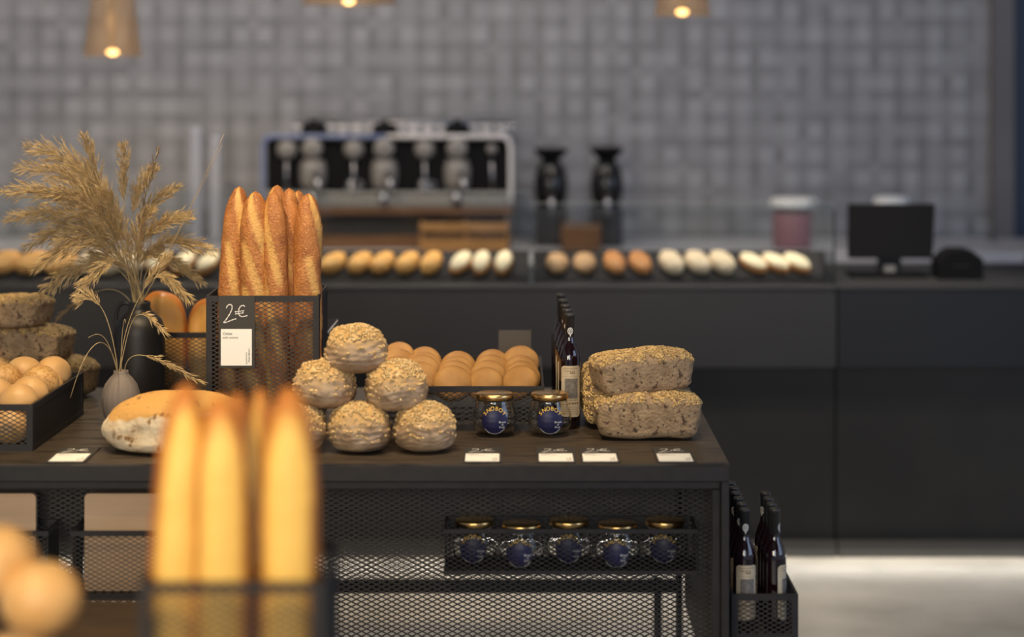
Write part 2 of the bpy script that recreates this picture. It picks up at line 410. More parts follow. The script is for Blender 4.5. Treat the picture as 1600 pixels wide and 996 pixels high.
cr2 = crate('low black mesh crate of round golden rolls at the left edge of the table', (-1.2006-.20, 5.296, TZ), .40, .542, .117, math.radians(-1.9))
cr3 = crate('low black mesh crate of flat leaning buns behind the two glass jars', (-.145, 5.58, TZ), .46, .56, .117)
cr4 = crate('black mesh crate of big glazed loaves behind the black jug', (X(290, 6.07), 6.07, TZ), .30, .215, .195)
crF = crate('tall black mesh crate of baguettes blurred in the foreground', (X(361, 3.35), 3.35, .645), .292, .30, 1.012-.645)
cr5 = crate('shallow black mesh tray of gold-lidded jars hung under the table top', (.144, 5.19, .57), .624, .152, .112, hooks=.156, solid_side=True, bar=.010, st=.0019, posts=False, name='mesh_tray', cat='tray')
cr6 = crate('black mesh basket with a pale board, hung under the table beside the foreground baguettes', (-.912, 5.20, .505), .35, .14, .17, hooks=.146, bar=.012, st=.0019, posts=False, name='mesh_basket', cat='basket')
cr7 = crate('black mesh basket with a pale board, hung under the table at the left edge', (-1.142-.19, 5.20, .505), .38, .14, .17, hooks=.146, bar=.012, st=.0019, posts=False, name='mesh_basket', cat='basket')
cr8 = crate('black mesh wine crate of dark bottles at the right end of the table', ((.541+.7057)/2, 5.204, .405), .164, .47, .114, solid_side=False, name='wine_crate')
st = thing('crate_stand', 'low black metal stand under the wine crate beside the table', 'stand', (.623, 5.204, 0))
MB().box(-.081, .081, 0, .47, .389, .404).build('stand_top', M['dark_side'], st)
for sx in (-.078, .062):
    for sy in (.01, .44): MB().box(sx, sx+.016, sy, sy+.016, 0, .389).build('leg', M['dark_side'], st)

def rounded_board(W, H, T, r=.012):
    pts = []
    for cx, cz, a0 in ((W/2-r, H-r, 0), (-W/2+r, H-r, 90), (-W/2+r, r, 180), (W/2-r, r, 270)):
        for k in range(6):
            a = math.radians(a0+k*18); pts.append((cx+r*math.cos(a), cz+r*math.sin(a)))
    n = len(pts); b = MB()
    b.add([(x, 0, z) for x, z in pts]+[(x, T, z) for x, z in pts], [tuple(range(n)), tuple(range(n, 2*n))[::-1]]+[(i, i+n, (i+1) % n+n, (i+1) % n) for i in range(n)])
    return b
bo = rounded_board(.31, .243, .018).build('wooden_board', M['board'], loc=(X(133, 5.27)+.155, 5.262, .512))
tag(bo, 'pale wooden board with rounded corners standing in the basket beside the foreground baguettes', 'board', 'wooden boards in the baskets')
bo = rounded_board(.31, .243, .018).build('wooden_board', M['board'], loc=(X(57, 5.27)-.155, 5.262, .512))
tag(bo, 'pale wooden board with rounded corners standing in the basket at the left edge', 'board', 'wooden boards in the baskets')

# ------------------------------------------------------------------ foreground tables
t = thing('front_table', 'dark low table in the foreground carrying the blurred crate of baguettes', 'table', (-.62, 2.55, 0))
MB().box(-.8, .42, 0, 1.22, .615, .645).build('tabletop', M['bench'], t, bevel=.003)
for lx in (-.78, .37):
    for ly in (.02, 1.17): MB().box(lx, lx+.03, ly, ly+.03, 0, .615).build('leg', M['black_metal'], t)
t = thing('wooden_bench', 'low brown wooden bench between the foreground rolls and the display table', 'bench', (-1.1, 3.82, 0))
MB().box(-.55, .52, 0, .84, .60, .645).build('bench_top', M['bench'], t, bevel=.003)
for lx in (-.53, .46):
    for ly in (.02, .78): MB().box(lx, lx+.04, ly, ly+.04, 0, .60).build('leg', M['bench'], t)

# ------------------------------------------------------------------ lettering
_tc = {}
def glyphs(txt, size, align='LEFT', spacing=1.0):
    key = (txt, align, spacing)
    if key not in _tc:
        c = bpy.data.curves.new('t', 'FONT'); c.body = txt; c.size = 1; c.align_x = align; c.resolution_u = 3; c.space_character = spacing
        o = bpy.data.objects.new('t', c); COL.objects.link(o)
        dg = bpy.context.evaluated_depsgraph_get(); me = bpy.data.meshes.new_from_object(o.evaluated_get(dg))
        _tc[key] = ([tuple(v.co) for v in me.vertices], [tuple(p.vertices) for p in me.polygons])
        bpy.data.objects.remove(o); bpy.data.curves.remove(c); bpy.data.meshes.remove(me)
    v, f = _tc[key]
    return [(x*size, y*size) for x, y, z in v], f
def ribbon(pts, w):
    """flat ribbon polygon along 2D points"""
    vs = []; fs = []; n = len(pts)
    for i, p in enumerate(pts):
        a = Vector(pts[max(i-1, 0)]); c = Vector(pts[min(i+1, n-1)]); d = (c-a).normalized(); q = Vector((-d.y, d.x))
        ww = w*(.75+.35*math.sin(i*1.7))
        vs += [tuple(Vector(p)+q*ww/2), tuple(Vector(p)-q*ww/2)]
        if i: fs.append((2*i-2, 2*i-1, 2*i+1, 2*i))
    return vs, fs
def smooth_poly(pts, k=5):
    out = []
    P = [Vector(p) for p in pts]; n = len(P)
    for i in range(n-1):
        p0 = P[max(i-1,0)]; p1 = P[i]; p2 = P[i+1]; p3 = P[min(i+2,n-1)]
        for j in range(k):
            t = j/k; out.append(.5*((2*p1)+(-p0+p2)*t+(2*p0-5*p1+4*p2-p3)*t*t+(-p0+3*p1-3*p2+p3)*t**3))
    out.append(P[-1]); return out

# ------------------------------------------------------------------ price cards  (card plane: local x right, z up, facing -y)
def card_parts(root):
    MB().box(-.048, .048, 0, .002, 0, .193).build('card_body', M['card'], root)
    k = .096/435.
    def cv(x, y): return ((x-307)*k, .193-(y-10)*k)
    MB().box(cv(113,0)[0], cv(490,0)[0], -.0008, 0, cv(0,858)[1], cv(0,413)[1]).build('paper_label', M['paper'], root)
    b = MB()
    two = [(180,158),(192,130),(222,113),(248,128),(247,170),(225,222),(188,282),(148,335),(200,322),(250,302),(300,286)]
    eu = [(405,138),(385,124),(355,135),(335,165),(326,205),(336,240),(365,260),(400,258),(437,247)]
    for ln in (two, eu, [(283,203),(340,196),(398,190)], [(288,228),(340,222),(392,214)]):
        vs, fs = ribbon([cv(*p) for p in smooth_poly(ln)], 16*k)
        b.add([(x, -.0006, z) for x, z in vs], fs)
    b.build('chalk_price', M['chalk'], root)
    b = MB()
    for txt, px, py, sz in (('Ciabat', 133, 482, 46), ('with onions', 133, 528, 40)):
        vs, fs = glyphs(txt, sz*k); o = cv(px, py); b.add([(x+o[0], -.0012, y+o[1]) for x, y in vs], fs)
    for txt, px, py, sz in (('produced by', 432, 838, 28), ('"Duke Bacon"', 466, 826, 32)):
        vs, fs = glyphs(txt, sz*k); o = cv(px, py); b.add([(-y+o[0], -.0012, x+o[1]) for x, y in vs], fs)
    b.build('printed_text', M['ink'], root)
c0 = thing('price_card', 'upright black 2€ price card on the front of the tall baguette crate', 'price card', at(370, 575, DB-.004), 0)
card_parts(c0)
GR = '2€ price cards lying on the table edge'
for px, lab, rz in ((104, 'flat 2€ price card on the table edge between the roll crate and the crusty loaf', 0),
                (754, 'flat 2€ price card on the table edge in front of the left glass jar', 0),
                (870, 'flat 2€ price card on the table edge in front of the right glass jar', 0),
                (939, 'flat 2€ price card left of the seeded loaves, next to the jar card', 0),
                (1057, 'flat 2€ price card on the table edge in front of the stacked seeded loaves', 0)):
    o = dup(c0, label=lab, group=GR); o.location = (X(px, 5.15), 5.138, TZ+.003); o.rotation_euler = (-PI/2, 0, rz)
o = thing('blank_card', 'plain brown card standing at the back of the bun crate', 'card', at(804.5, 580, 6.142), 0)
MB().box(-.047, .047, 0, .003, 0, .118).build('card_body', M['card_brown'], o)
o = thing('price_card', 'dark angled card sticking out behind the tall baguette crate', 'price card', at(519, 523, 5.98), math.radians(35))
MB().box(-.022, .022, 0, .002, 0, .044).build('card_body', M['card'], o)
vs, fs = ribbon([(-.018, .004), (.0, .022), (.018, .040)], .004)
MB().add([(x, -.0006, z) for x, z in vs], fs).build('chalk_price', M['chalk'], o)
MB().box(-.030, -.022, .0, .002, -.0, .016).build('clip', M['card'], o)

# ------------------------------------------------------------------ breads
def blob(a, b_, c, seg=40, rings=26, low=.38, namp=.02, nsc=12, seed=0, pw=2.0, ridges=0, pl=3.0, fine=0, name='blob'):
    """rounded bread: half sizes a,b and full height c; low = share of the height below the widest ring, fuller there; origin at base"""
    mb = MB(); top = []
    off = Vector((seed*3.1, seed*1.7, seed*.9))
    for i in range(rings+1):
        ph = -PI/2+PI*i/rings
        sn = math.sin(ph); cs = abs(math.cos(ph)); e = 2/(pw if sn >= 0 else pl)
        cr = cs**e; cz = math.copysign(abs(sn)**e, sn)
        for k in range(seg):
            th = 2*PI*k/seg
            sx = cr*math.cos(th); sy = cr*math.sin(th)
            n = noise.noise(Vector((sx, sy, cz))*nsc*.25+off)*namp
            if fine: n += fine*noise.noise(Vector((sx, sy, cz))*7+off)
            s = 1+n
            if ridges:
                band = max(0, 1-abs(cz+.02)/.80)
                s += ridges*band*math.sin(cz*26+6*noise.noise(Vector((sx, sy, cz*.3))*1.9+off))
            z = cz*c*((1-low) if cz > 0 else low)
            mb.v.append((sx*a*s, sy*b_*s, z*(s if cz > 0 else 1))); top.append(cz)
    for i in range(rings):
        for k in range(seg):
            l = (k+1) % seg; mb.f.append((i*seg+k, i*seg+l, (i+1)*seg+l, (i+1)*seg+k)); mb.m.append(0)
    zmin = min(v[2] for v in mb.v); mb.v = [(x, y, z-zmin) for x, y, z in mb.v]
    return mb, top
def seeds_on(me, n, thr, L, Wd, seed, zmin=-9, cond=None, power=1):
    rr = random.Random(seed); mb = MB()
    fs = []; ws = []
    for p in me.polygons:
        if p.normal.z > thr and p.center.z > zmin and (cond is None or cond(p)):
            fs.append(p); ws.append(p.area*max(.05, (p.normal.z-thr+.1))**power)
    oc = [(1,0,0),(.5,.85,0),(-.6,.8,0),(-1,0,0),(-.6,-.8,0),(.5,-.85,0),(0,0,1),(0,0,-1)]
    of = [(i, (i+1) % 6, 6) for i in range(6)]+[((i+1) % 6, i, 7) for i in range(6)]
    for p in rr.choices(fs, ws, k=n):
        vs = [me.vertices[i].co for i in p.vertices]
        w_ = [rr.random() for _ in vs]; s = sum(w_); c = sum((v*(q/s) for v, q in zip(vs, w_)), Vector())
        nn = p.normal+Vector((rr.uniform(-.3,.3), rr.uniform(-.3,.3), rr.uniform(-.3,.3))); nn.normalize()
        t = nn.orthogonal().normalized(); t = Quaternion(nn, rr.uniform(0, 6.28)) @ t; bt = nn.cross(t)
        l = L*rr.uniform(.7, 1.25)/2; ww = Wd*rr.uniform(.8, 1.2)/2; hh = ww*.75
        c = c+nn*hh*.35
        mb.add([c+t*(x*l)+bt*(y*ww)+nn*(z*hh) for x, y, z in oc], of)
    return mb

# baguette: axis +z, score facing -y
def baguette_mesh(L, R, seed, cuts=4, wide=.5, name='crust', material=None, slope=1.9, spread=0.0, taper=.16):
    mb = MB(); sc_ = []; seg = 36; rings = 90
    rr = random.Random(seed); off = Vector((seed*2.3, seed, 0))
    ks = [(j+.5)/cuts+rr.uniform(-.03, .03) for j in range(cuts)]
    bend = rr.uniform(-.008, .008)
    for i in range(rings+1):
        t = i/rings
        e = min(t/.14, (1-t)/taper)
        pr = (1-(1-min(1, e))**2.0)**.55 if e < 1 else 1
        for k in range(seg):
            th = 2*PI*k/seg
            dth = (th-1.5*PI+PI) % (2*PI)-PI           # 0 at -y
            m = 0; ridge = 0
            for tk in ks:
                u = (t-tk)/(1.0/cuts*(.78 if cuts > 1 else .47))
                if abs(u) < 1:
                    c = u*slope*.5; q = (dth-c)/wide; win = (1-abs(u)**3)
                    m = max(m, min(1, win*1.6)*max(0, 1-q*q)); ridge = max(ridge, win*math.exp(-((dth-c-wide*.9)/.09)**2))
            r = R*pr*(1+.05*noise.noise(Vector((math.cos(th), math.sin(th), t*9))+off))+.0035*ridge-.0022*min(1, m*3)*(1 if spread == 0 else 0)
            r += .0016*noise.noise(Vector((math.cos(th)*4, math.sin(th)*4, t*30))+off)
            mb.v.append((r*math.cos(th)+bend*math.sin(t*PI), r*math.sin(th)*.94, t*L)); sc_.append(min(1, m*1.6))
    for i in range(rings):
        for k in range(seg):
            l = (k+1) % seg; mb.f.append((i*seg+k, i*seg+l, (i+1)*seg+l, (i+1)*seg+k)); mb.m.append(0)
    me = bpy.data.meshes.new(name); me.from_pydata(mb.v, [], mb.f); me.materials.append(material)
    a = me.attributes.new('score', 'FLOAT', 'POINT'); a.data.foreach_set('value', sc_)
    me.polygons.foreach_set('use_smooth', [True]*len(me.polygons)); me.update(); return me
def put_axis(o, base, tip, spin):
    d = (Vector(tip)-Vector(base)).normalized()
    q = Vector((0,0,1)).rotation_difference(d) @ Quaternion((0,0,1), spin)
    o.rotation_mode = 'QUATERNION'; o.rotation_quaternion = q; o.location = base
BG = 'upright baguettes in the tall crate on the table'
specs = [ # bottom px x, D, tip px, tip D, spin, R, label
 (352, 5.77, 374, 291, 5.80, .5, .037, 0, 'leftmost upright baguette in the tall table crate'),
 (393, 5.755, 399, 299, 5.765, .15, .043, 1, 'broad baguette second from left in the tall table crate, full pale score'),
 (434, 5.745, 427, 300, 5.755, -.55, .036, 2, 'darker baguette in the middle front of the tall table crate'),
 (425, 5.84, 433, 289, 5.85, -.2, .038, 3, 'tallest baguette in the tall table crate, its tip behind the middle ones'),
 (447, 5.80, 452, 294, 5.81, -.9, .036, 0, 'baguette with a long slanting score right of the middle in the tall table crate'),
 (468, 5.87, 466, 297, 5.87, .3, .035, 1, 'thin baguette tip peeking behind the rightmost one in the tall table crate'),
 (484, 5.755, 482, 302, 5.77, 1.1, .040, 2, 'rightmost upright baguette in the tall table crate, darkest orange side')]
bms = [baguette_mesh(1.0, 1.0, s, 4, .42, material=M['baguette']) for s in ()]
for i, (bx, D, tx, ty, D2, spin, R, ms, lab) in enumerate(specs):
    tip = at(tx, ty, D2); base = Vector((X(bx, D), D, TZ+.008)); L = (tip-base).length
    me = baguette_mesh(L, R, i+1, 4 if i % 2 else 3, .40, 'baguette', M['baguette'], slope=-2.1, taper=.19)
    o = bpy.data.objects.new('baguette', me); COL.objects.link(o); put_axis(o, base, tip, spin); tag(o, lab, 'baguette', BG)
specs = [
 (256, 3.415, 292, 598, 3.45, .12, .044, 'blurred foreground baguette at the left side of the near crate'),
 (345, 3.41, 345, 618, 3.42, .0, .046, 'blurred foreground baguette in the middle front of the near crate'),
 (447, 3.415, 452, 603, 3.44, -.1, .049, 'blurred foreground baguette at the right side of the near crate'),
 (375, 3.53, 371, 612, 3.55, .9, .036, 'blurred foreground baguette tip behind the middle one of the near crate'),
 (440, 3.56, 406, 606, 3.59, -.4, .036, 'blurred foreground baguette tip behind the right one of the near crate'),
 (300, 3.56, 322, 640, 3.57, .9, .033, 'blurred foreground baguette mostly hidden behind the left one of the near crate')]
for i, (bx, D, tx, ty, D2, spin, R, lab) in enumerate(specs):
    tip = at(tx, ty, D2); base = Vector((X(bx, D), D, .653)); L = (tip-base).length
    me = baguette_mesh(L, R, i+11, 1, 1.0 if i < 3 else .5, 'baguette', M['baguette_pale'], slope=.3, spread=1, taper=.28)
    o = bpy.data.objects.new('baguette', me); COL.objects.link(o); put_axis(o, base, tip, spin); tag(o, lab, 'baguette', 'baguettes in the foreground crate')

# seeded round loaves
boules = []
for s in range(3):
    mb, top = blob(.079, .079, .122, 72, 72, .42, .07, 9, s+1, 2.15, ridges=.020, pl=2.8, fine=.03)
    me = mb.mesh('seeded_boule', M['boule'], True)
    mb2 = MB(); 
    me2 = bpy.data.meshes.new('crust'); me2.from_pydata(mb.v, [], mb.f); me2.materials.append(M['boule'])
    a = me2.attributes.new('top', 'FLOAT', 'POINT'); a.data.foreach_set('value', [min(1, max(0, v[2]/.122*1.9-.80)) for v in mb.v])
    me2.polygons.foreach_set('use_smooth', [True]*len(me2.polygons)); me2.update()
    sd = seeds_on(me2, 460, .30, .0105, .0078, s, power=.7).mesh('seed_topping', M['seed2'], True)
    boules.append((me2, sd))
GB = 'pyramid of round seeded loaves'
bp = [ (562, 5.30, TZ, 0, .3, 'round seeded loaf in the bottom row of the pyramid, in the middle'),
 (664, 5.305, TZ, 1, 2.2, 'round seeded loaf at the bottom right corner of the pyramid'),
 (462, 5.30, TZ, 2, 4, 'round seeded loaf at the bottom left of the pyramid, half hidden by foreground baguettes'),
 (506, 5.335, TZ+.101, 1, 4.4, 'round seeded loaf in the middle layer of the pyramid, on the left'),
 (621, 5.335, TZ+.101, 2, .9, 'round seeded loaf in the middle layer of the pyramid, on the right'),
 (557, 5.35, TZ+.188, 0, 5.2, 'round seeded loaf on the very top of the pyramid')]
for px, D, z, v, rz, lab in bp:
    r = thing('seeded_boule', lab, 'bread', (X(px, D), D, z), rz, GB)
    me, sd = boules[v]
    c = bpy.data.objects.new('crust', me); COL.objects.link(c); c.parent = r
    c = bpy.data.objects.new('seed_topping', sd); COL.objects.link(c); c.parent = r; c['kind'] = 'stuff'
    if z > TZ: r.rotation_euler = (random.uniform(-.08, .08), random.uniform(-.12, .12), rz)

# crusty big loaf
mb, top = blob(.182, .125, .148, 80, 64, .36, .07, 6, 5, 2.25, pl=4.2, fine=.014)
zt = max(v[2] for v in mb.v)
vals = []
for v in mb.v:
    q = (v[2]/zt-.66-v[0]*.5)*4+.5+.35*noise.noise(Vector(v)*16); vals.append(min(1, max(0, q)))
me = bpy.data.meshes.new('crusty_loaf'); me.from_pydata(mb.v, [], mb.f); me.materials.append(M['crusty'])
a = me.attributes.new('top', 'FLOAT', 'POINT'); a.data.foreach_set('value', vals)
me.polygons.foreach_set('use_smooth', [True]*len(me.polygons)); me.update()
o = bpy.data.objects.new('crusty_loaf', me); COL.objects.link(o); o.location = (X(275, 5.33), 5.325, TZ)
tag(o, 'large floury white loaf with golden cracked top behind the foreground baguettes', 'bread')

# rye loaves : box-like with sloping sides
def rye(L, Wd, H, seed):
    mb = MB(); n = 26; off = Vector((seed*5, 0, 0)); seg = 96; rings = 48
    def sgn(x, p): return math.copysign(abs(x)**p, x)
    for i in range(rings+1):
        ph = -PI/2+PI*i/rings
        for k in range(seg):
            th = 2*PI*k/seg; e = .30
            cz = sgn(math.sin(ph), .36); cr = abs(math.cos(ph))**.32
            x = cr*sgn(math.cos(th), e); y = cr*sgn(math.sin(th), e)
            zz = (cz+1)/2
            sc = .88+.12*zz
            dz = 0
            if cz > 0: dz = .10*H*(1-x*x*.8-y*y*.6)
            nn = 1+.03*noise.noise(Vector((x, y, cz))*3+off)+.014*noise.noise(Vector((x*14, y*8, cz*6))+off)
            mb.v.append((x*L/2*sc*nn, y*Wd/2*sc*nn, zz*H*.94+dz+.006*noise.noise(Vector((x*2, y*2, cz))+off)))
    for i in range(rings):
        for k in range(seg):
            l = (k+1) % seg; mb.f.append((i*seg+k, i*seg+l, (i+1)*seg+l, (i+1)*seg+k)); mb.m.append(0)
    zm = min(v[2] for v in mb.v); mb.v = [(x, y, z-zm) for x, y, z in mb.v]
    return mb.mesh('rye_loaf', M['rye'], True)
ryes = []
for s in range(3):
    me = rye(.285, .145, .113, s+1)
    ryes.append((me, seeds_on(me, 950, .18, .0155, .0054, s+20, zmin=.080, power=.5).mesh('seed_topping', M['seed'], True)))
GL = 'seeded rectangular rye loaves stacked at the right end of the table'
GL2 = 'seeded rectangular rye loaves stacked at the left edge'
def put_rye(loc, rot, v, lab, grp, sc=(1,1,1)):
    r = thing('rye_loaf', lab, 'bread', loc, 0, grp); r.rotation_euler = rot; r.scale = sc
    me, sd = ryes[v]
    c = bpy.data.objects.new('crust', me); COL.objects.link(c); c.parent = r
    c = bpy.data.objects.new('seed_topping', sd); COL.objects.link(c); c.parent = r; c['kind'] = 'stuff'
    return r
put_rye((X(1011, 5.49), 5.487, TZ), (0, 0, .02), 0, 'rectangular seeded rye loaf at the bottom front of the right-hand stack', GL)
put_rye((X(1002, 5.52), 5.515, TZ+.114), (.03, -.035, .30), 1, 'rectangular seeded rye loaf lying askew on top of the right-hand stack', GL, (.96, .9, .92))
r = put_rye((X(912, 5.72)+.113, 5.72, TZ+.080), (0, 0, 0), 2, 'seeded rye loaf set on edge behind the right-hand stack, seeded side facing left', GL)
r.rotation_mode = 'QUATERNION'
r.rotation_quaternion = Matrix(((0, 0, -1), (-1, 0, 0), (0, 1, 0))).to_quaternion()
put_rye((-1.56, 6.125, TZ), (0, 0, -.2), 0, 'rectangular seeded rye loaf at the bottom left behind the roll crate', GL2)
put_rye((-1.308, 6.165, TZ), (0, 0, -.50), 1, 'seeded rye loaf behind the roll crate, its narrow end beside the small vase', GL2, (.74, .72, .96))
put_rye((-1.408, 6.125, TZ+.107), (0, 0, -.35), 2, 'seeded rye loaf in the middle of the left-hand stack', GL2, (1, .95, .88))
put_rye((-1.462, 6.10, TZ+.204), (0, -.06, -.35), 1, 'seeded rye loaf on top of the left-hand stack', GL2, (1, .95, .80))

# round rolls in the left crate, foreground rolls
rolls = []
for s, m in ((0, 'roll'), (1, 'roll'), (2, 'roll_speckled')):
    mb, top = blob(.049, .052, .092, 40, 26, .45, .03, 6, s+7, 2.1, pl=2.3)
    rolls.append(mb.mesh('bread_roll', M[m], True))
GRr = 'round golden rolls in the left crate'
lay = [ # px, pytop, D, variant, scale, label
 (33, 600, 5.385, 0, 1.05, 'round roll at the front right corner of the left crate, brightest'),
 (54, 588, 5.475, 1, 1.02, 'round roll second from the front along the right side of the left crate'),
 (62, 571, 5.58, 2, 1.05, 'ridged dark-topped roll in the middle of the right side of the left crate'),
 (93, 580, 5.66, 0, .92, 'small roll low beside the right side panel of the left crate'),
 (93, 557, 5.745, 1, 1.08, 'large smooth roll at the back right corner of the left crate'),
 (38, 557, 5.70, 0, 1.0, 'golden roll at the back middle of the left crate'),
 (6, 569, 5.60, 2, 1.05, 'speckled roll in the middle of the left crate at the photo edge'),
 (-8, 590, 5.47, 1, .98, 'roll at the front of the left crate cut by the photo edge'),
 (-15, 557, 5.72, 0, 1.0, 'roll at the back of the left crate cut by the photo edge')]
for px, py, D, v, s, lab in lay:
    zt = CAMZ-(py-HY)/F*D
    o = bpy.data.objects.new('bread_roll', rolls[v]); COL.objects.link(o); s *= 1.0
    s = min(s, 1.0)
    rim = -1.2006+(D-5.296)*.033-.010-.050*s
    o.scale = (s, s, s); o.location = (min(X(px, D), rim), D, zt-.092*s); o.rotation_euler = (.1*math.sin(px), .1*math.cos(px), px*.3)
    tag(o, lab, 'bread roll', GRr)
for i, (dx, D) in enumerate(((-.075, 5.36), (-.19, 5.37), (-.08, 5.475), (-.2, 5.49), (-.085, 5.60), (-.21, 5.61), (-.09, 5.73))):
    o = bpy.data.objects.new('bread_roll', rolls[i % 2]); COL.objects.link(o); o.location = (-1.2+dx+.005, D, TZ+.006); o.rotation_euler = (0, 0, i)
    tag(o, '%s roll on the floor of the left crate, beneath the visible ones' % ('front right', 'front left', 'second right', 'second left', 'third right', 'third left', 'rear')[i], 'bread roll', GRr+' below the others')
crr = crate('low mesh crate of foreground rolls, mostly below the picture', (X(20, 3.55)-.0, 3.42, .647), .36, .30, .10)
mb, top = blob(.068, .066, .118, 40, 26, .45, .03, 6, 9, 2.1, pl=2.3); bigroll = mb.mesh('bread_roll', M['roll'], True)
for px, py, D, lab in ((66, 884, 3.52, 'large blurred foreground roll at the bottom left, in front of the bench'),
                  (-2, 828, 3.56, 'large blurred foreground roll cut by the left edge of the photo')):
    zt = CAMZ-(py-HY)/F*D; o = bpy.data.objects.new('bread_roll', bigroll); COL.objects.link(o)
    o.location = (X(px, D), D, zt-.112); o.rotation_euler = (0, 0, px); tag(o, lab, 'bread roll', 'large rolls in the foreground')
for (dx, dy, dz), w_ in zip(((.045, .10, .006), (-.095, .10, .006), (.02, .13, .120)), ('right', 'left', 'upper')):
    o = bpy.data.objects.new('bread_roll', bigroll); COL.objects.link(o); o.location = (X(20, 3.55)+dx, 3.42+dy, .647+dz)
    tag(o, '%s hidden roll under the two large foreground rolls' % w_, 'bread roll', 'foreground rolls under the large ones')

# flat buns leaning in the crate behind the jars
mb, top = blob(.049, .049, .040, 44, 22, .30, .05, 5, 3, 2.3, pl=3.0); bun = mb.mesh('leaning_bun', M['bun'], True)
GN = 'flat buns leaning in the crate behind the jars'
order = {0: 'front', 1: 'second', 2: 'third', 3: 'back'}
colsb = [(815, 573, 5.675, 'right'), (760, 574, 5.675, 'second from right'), (706, 574, 5.675, 'middle'), (655, 567, 5.69, 'second from left'), (614, 566, 5.70, 'left')]
for ci, (px, py, D0, cname) in enumerate(colsb):
    for j in range(4):
        D = D0+j*.085+random.uniform(-.006, .006); pyy = py-j*9.6+random.uniform(-2.5, 2.5)
        z = CAMZ-(pyy-HY)/F*D
        o = bpy.data.objects.new('leaning_bun', bun); COL.objects.link(o)
        tilt = math.radians(64+random.uniform(-7, 7)); s = 1.0+random.uniform(-.04, .04)
        o.scale = (s*1.06, s*1.04, s)
        cx = X(px+(815-px)*0+j*(-.5 if px > 780 else 3), D)
        # centre of the leaning disc sits below the visible upper edge
        o.rotation_euler = (tilt, random.uniform(-.25, .25), random.uniform(-.35, .35))
        o.location = (cx, D+.035, z-.049*math.sin(tilt)-.014)
        tag(o, '%s flat bun of the %s column in the crate behind the jars' % (order[j], cname), 'bun', GN)

# glazed loaves in the back left crate
def glazed(seed):
    mb, top = blob(.068, .055, .30, 48, 40, .5, .05, 5, seed, 2.6, pl=2.6)
    vals = []
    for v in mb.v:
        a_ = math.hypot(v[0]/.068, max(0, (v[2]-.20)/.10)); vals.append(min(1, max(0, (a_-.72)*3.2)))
    vv = []
    for v in mb.v:
        g = .006*math.sin(v[0]*95+v[2]*9+seed); vv.append((v[0], v[1]+g*(1 if v[1] < 0 else 0), v[2]))
    me = bpy.data.meshes.new('glazed_loaf'); me.from_pydata(vv, [], mb.f); me.materials.append(M['golden_loaf'])
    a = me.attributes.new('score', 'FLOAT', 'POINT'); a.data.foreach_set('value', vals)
    me.polygons.foreach_set('use_smooth', [True]*len(me.polygons)); me.update(); return me
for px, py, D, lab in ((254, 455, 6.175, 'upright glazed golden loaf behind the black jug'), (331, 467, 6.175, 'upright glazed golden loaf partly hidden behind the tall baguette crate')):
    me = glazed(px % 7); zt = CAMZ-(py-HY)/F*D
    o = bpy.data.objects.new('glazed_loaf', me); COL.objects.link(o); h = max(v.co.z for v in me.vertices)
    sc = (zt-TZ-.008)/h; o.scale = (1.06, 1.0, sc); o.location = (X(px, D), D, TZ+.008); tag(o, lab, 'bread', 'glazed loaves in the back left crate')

# ------------------------------------------------------------------ jars
jp = [(.0, .003), (.030, .003), (.040, .006), (.0495, .014), (.0550, .027), (.0568, .042), (.0558, .058), (.0520, .072), (.0478, .083), (.0455, .090), (.0455, .097)]
ji = [(max(0, r-.0028), z+(.004 if i < 2 else .001)) for i, (r, z) in enumerate(jp)]
def jr(z):
    for (r0, z0), (r1, z1) in zip(jp[1:], jp[2:]):
        if z0 <= z <= z1: return r0+(r1-r0)*(z-z0)/(z1-z0)
    return jp[-1][0]
def wrap(x, z, e): r = jr(z)+e; a = x/.0565; return (r*math.sin(a), -r*math.cos(a), z)
jar = thing('glass_jar', 'left of the two gold-lidded glass jars with round blue labels on the table top', 'jar', (X(773, 5.52), 5.52, TZ))
MB().lathe(jp+ji[::-1], 48).build('jar_body', M['glass'], jar, True)
MB().lathe([(0, .0955), (.0472, .0955), (.0488, .097), (.0488, .107), (.0475, .110), (.0440, .1112), (0, .1112)], 48).build('lid', M['gold'], jar, True)
b = MB(); R = .0345; cz = .0440; vs = [wrap(0, cz, .0006)]; fs = []
NR = 8; NS = 40
for i in range(1, NR+1):
    for k in range(NS):
        a = 2*PI*k/NS; vs.append(wrap(R*i/NR*math.cos(a), cz+R*i/NR*math.sin(a), .0006))
for k in range(NS): fs.append((0, 1+k, 1+(k+1) % NS))
for i in range(NR-1):
    for k in range(NS):
        l = (k+1) % NS; fs.append((1+i*NS+k, 1+(i+1)*NS+k, 1+(i+1)*NS+l, 1+i*NS+l))
lb = b.add(vs, fs).build('round_label', M['navy_label'], jar, True)
b = MB()
word = 'SNOBOY'
for i, chh in enumerate(word):
    vs, fs = glyphs(chh, .0145, 'CENTER'); a = math.radians(52-i*104/5.)
    out = []
    for x, y in vs:
        x *= 1.05
        rad = .0285+y; ang = PI/2+a; xx = rad*math.cos(ang)+x*math.sin(ang); zz = rad*math.sin(ang)-x*math.cos(ang)
        out.append(wrap(xx, cz+zz, .0012))
    b.add(out, fs)
b.build('brand_lettering', M['yellow'], lb)
b = MB()
for txt, x0, z0, sz in (('Brand', .0205, .040, .0078), ('of', .0205, .0335, .0070), ('Fruit', .0195, .0265, .0078)):
    vs, fs = glyphs(txt, sz, 'CENTER'); b.add([wrap(x+x0, y+z0, .0012) for x, y in vs], fs)
vs = []; fs = []
for i in range(25):
    a = math.radians(215+i*110/24); vs += [wrap(.0325*math.cos(a), cz+.0325*math.sin(a), .0011), wrap(.0340*math.cos(a), cz+.0340*math.sin(a), .0011)]
    if i: fs.append((2*i-2, 2*i-1, 2*i+1, 2*i))
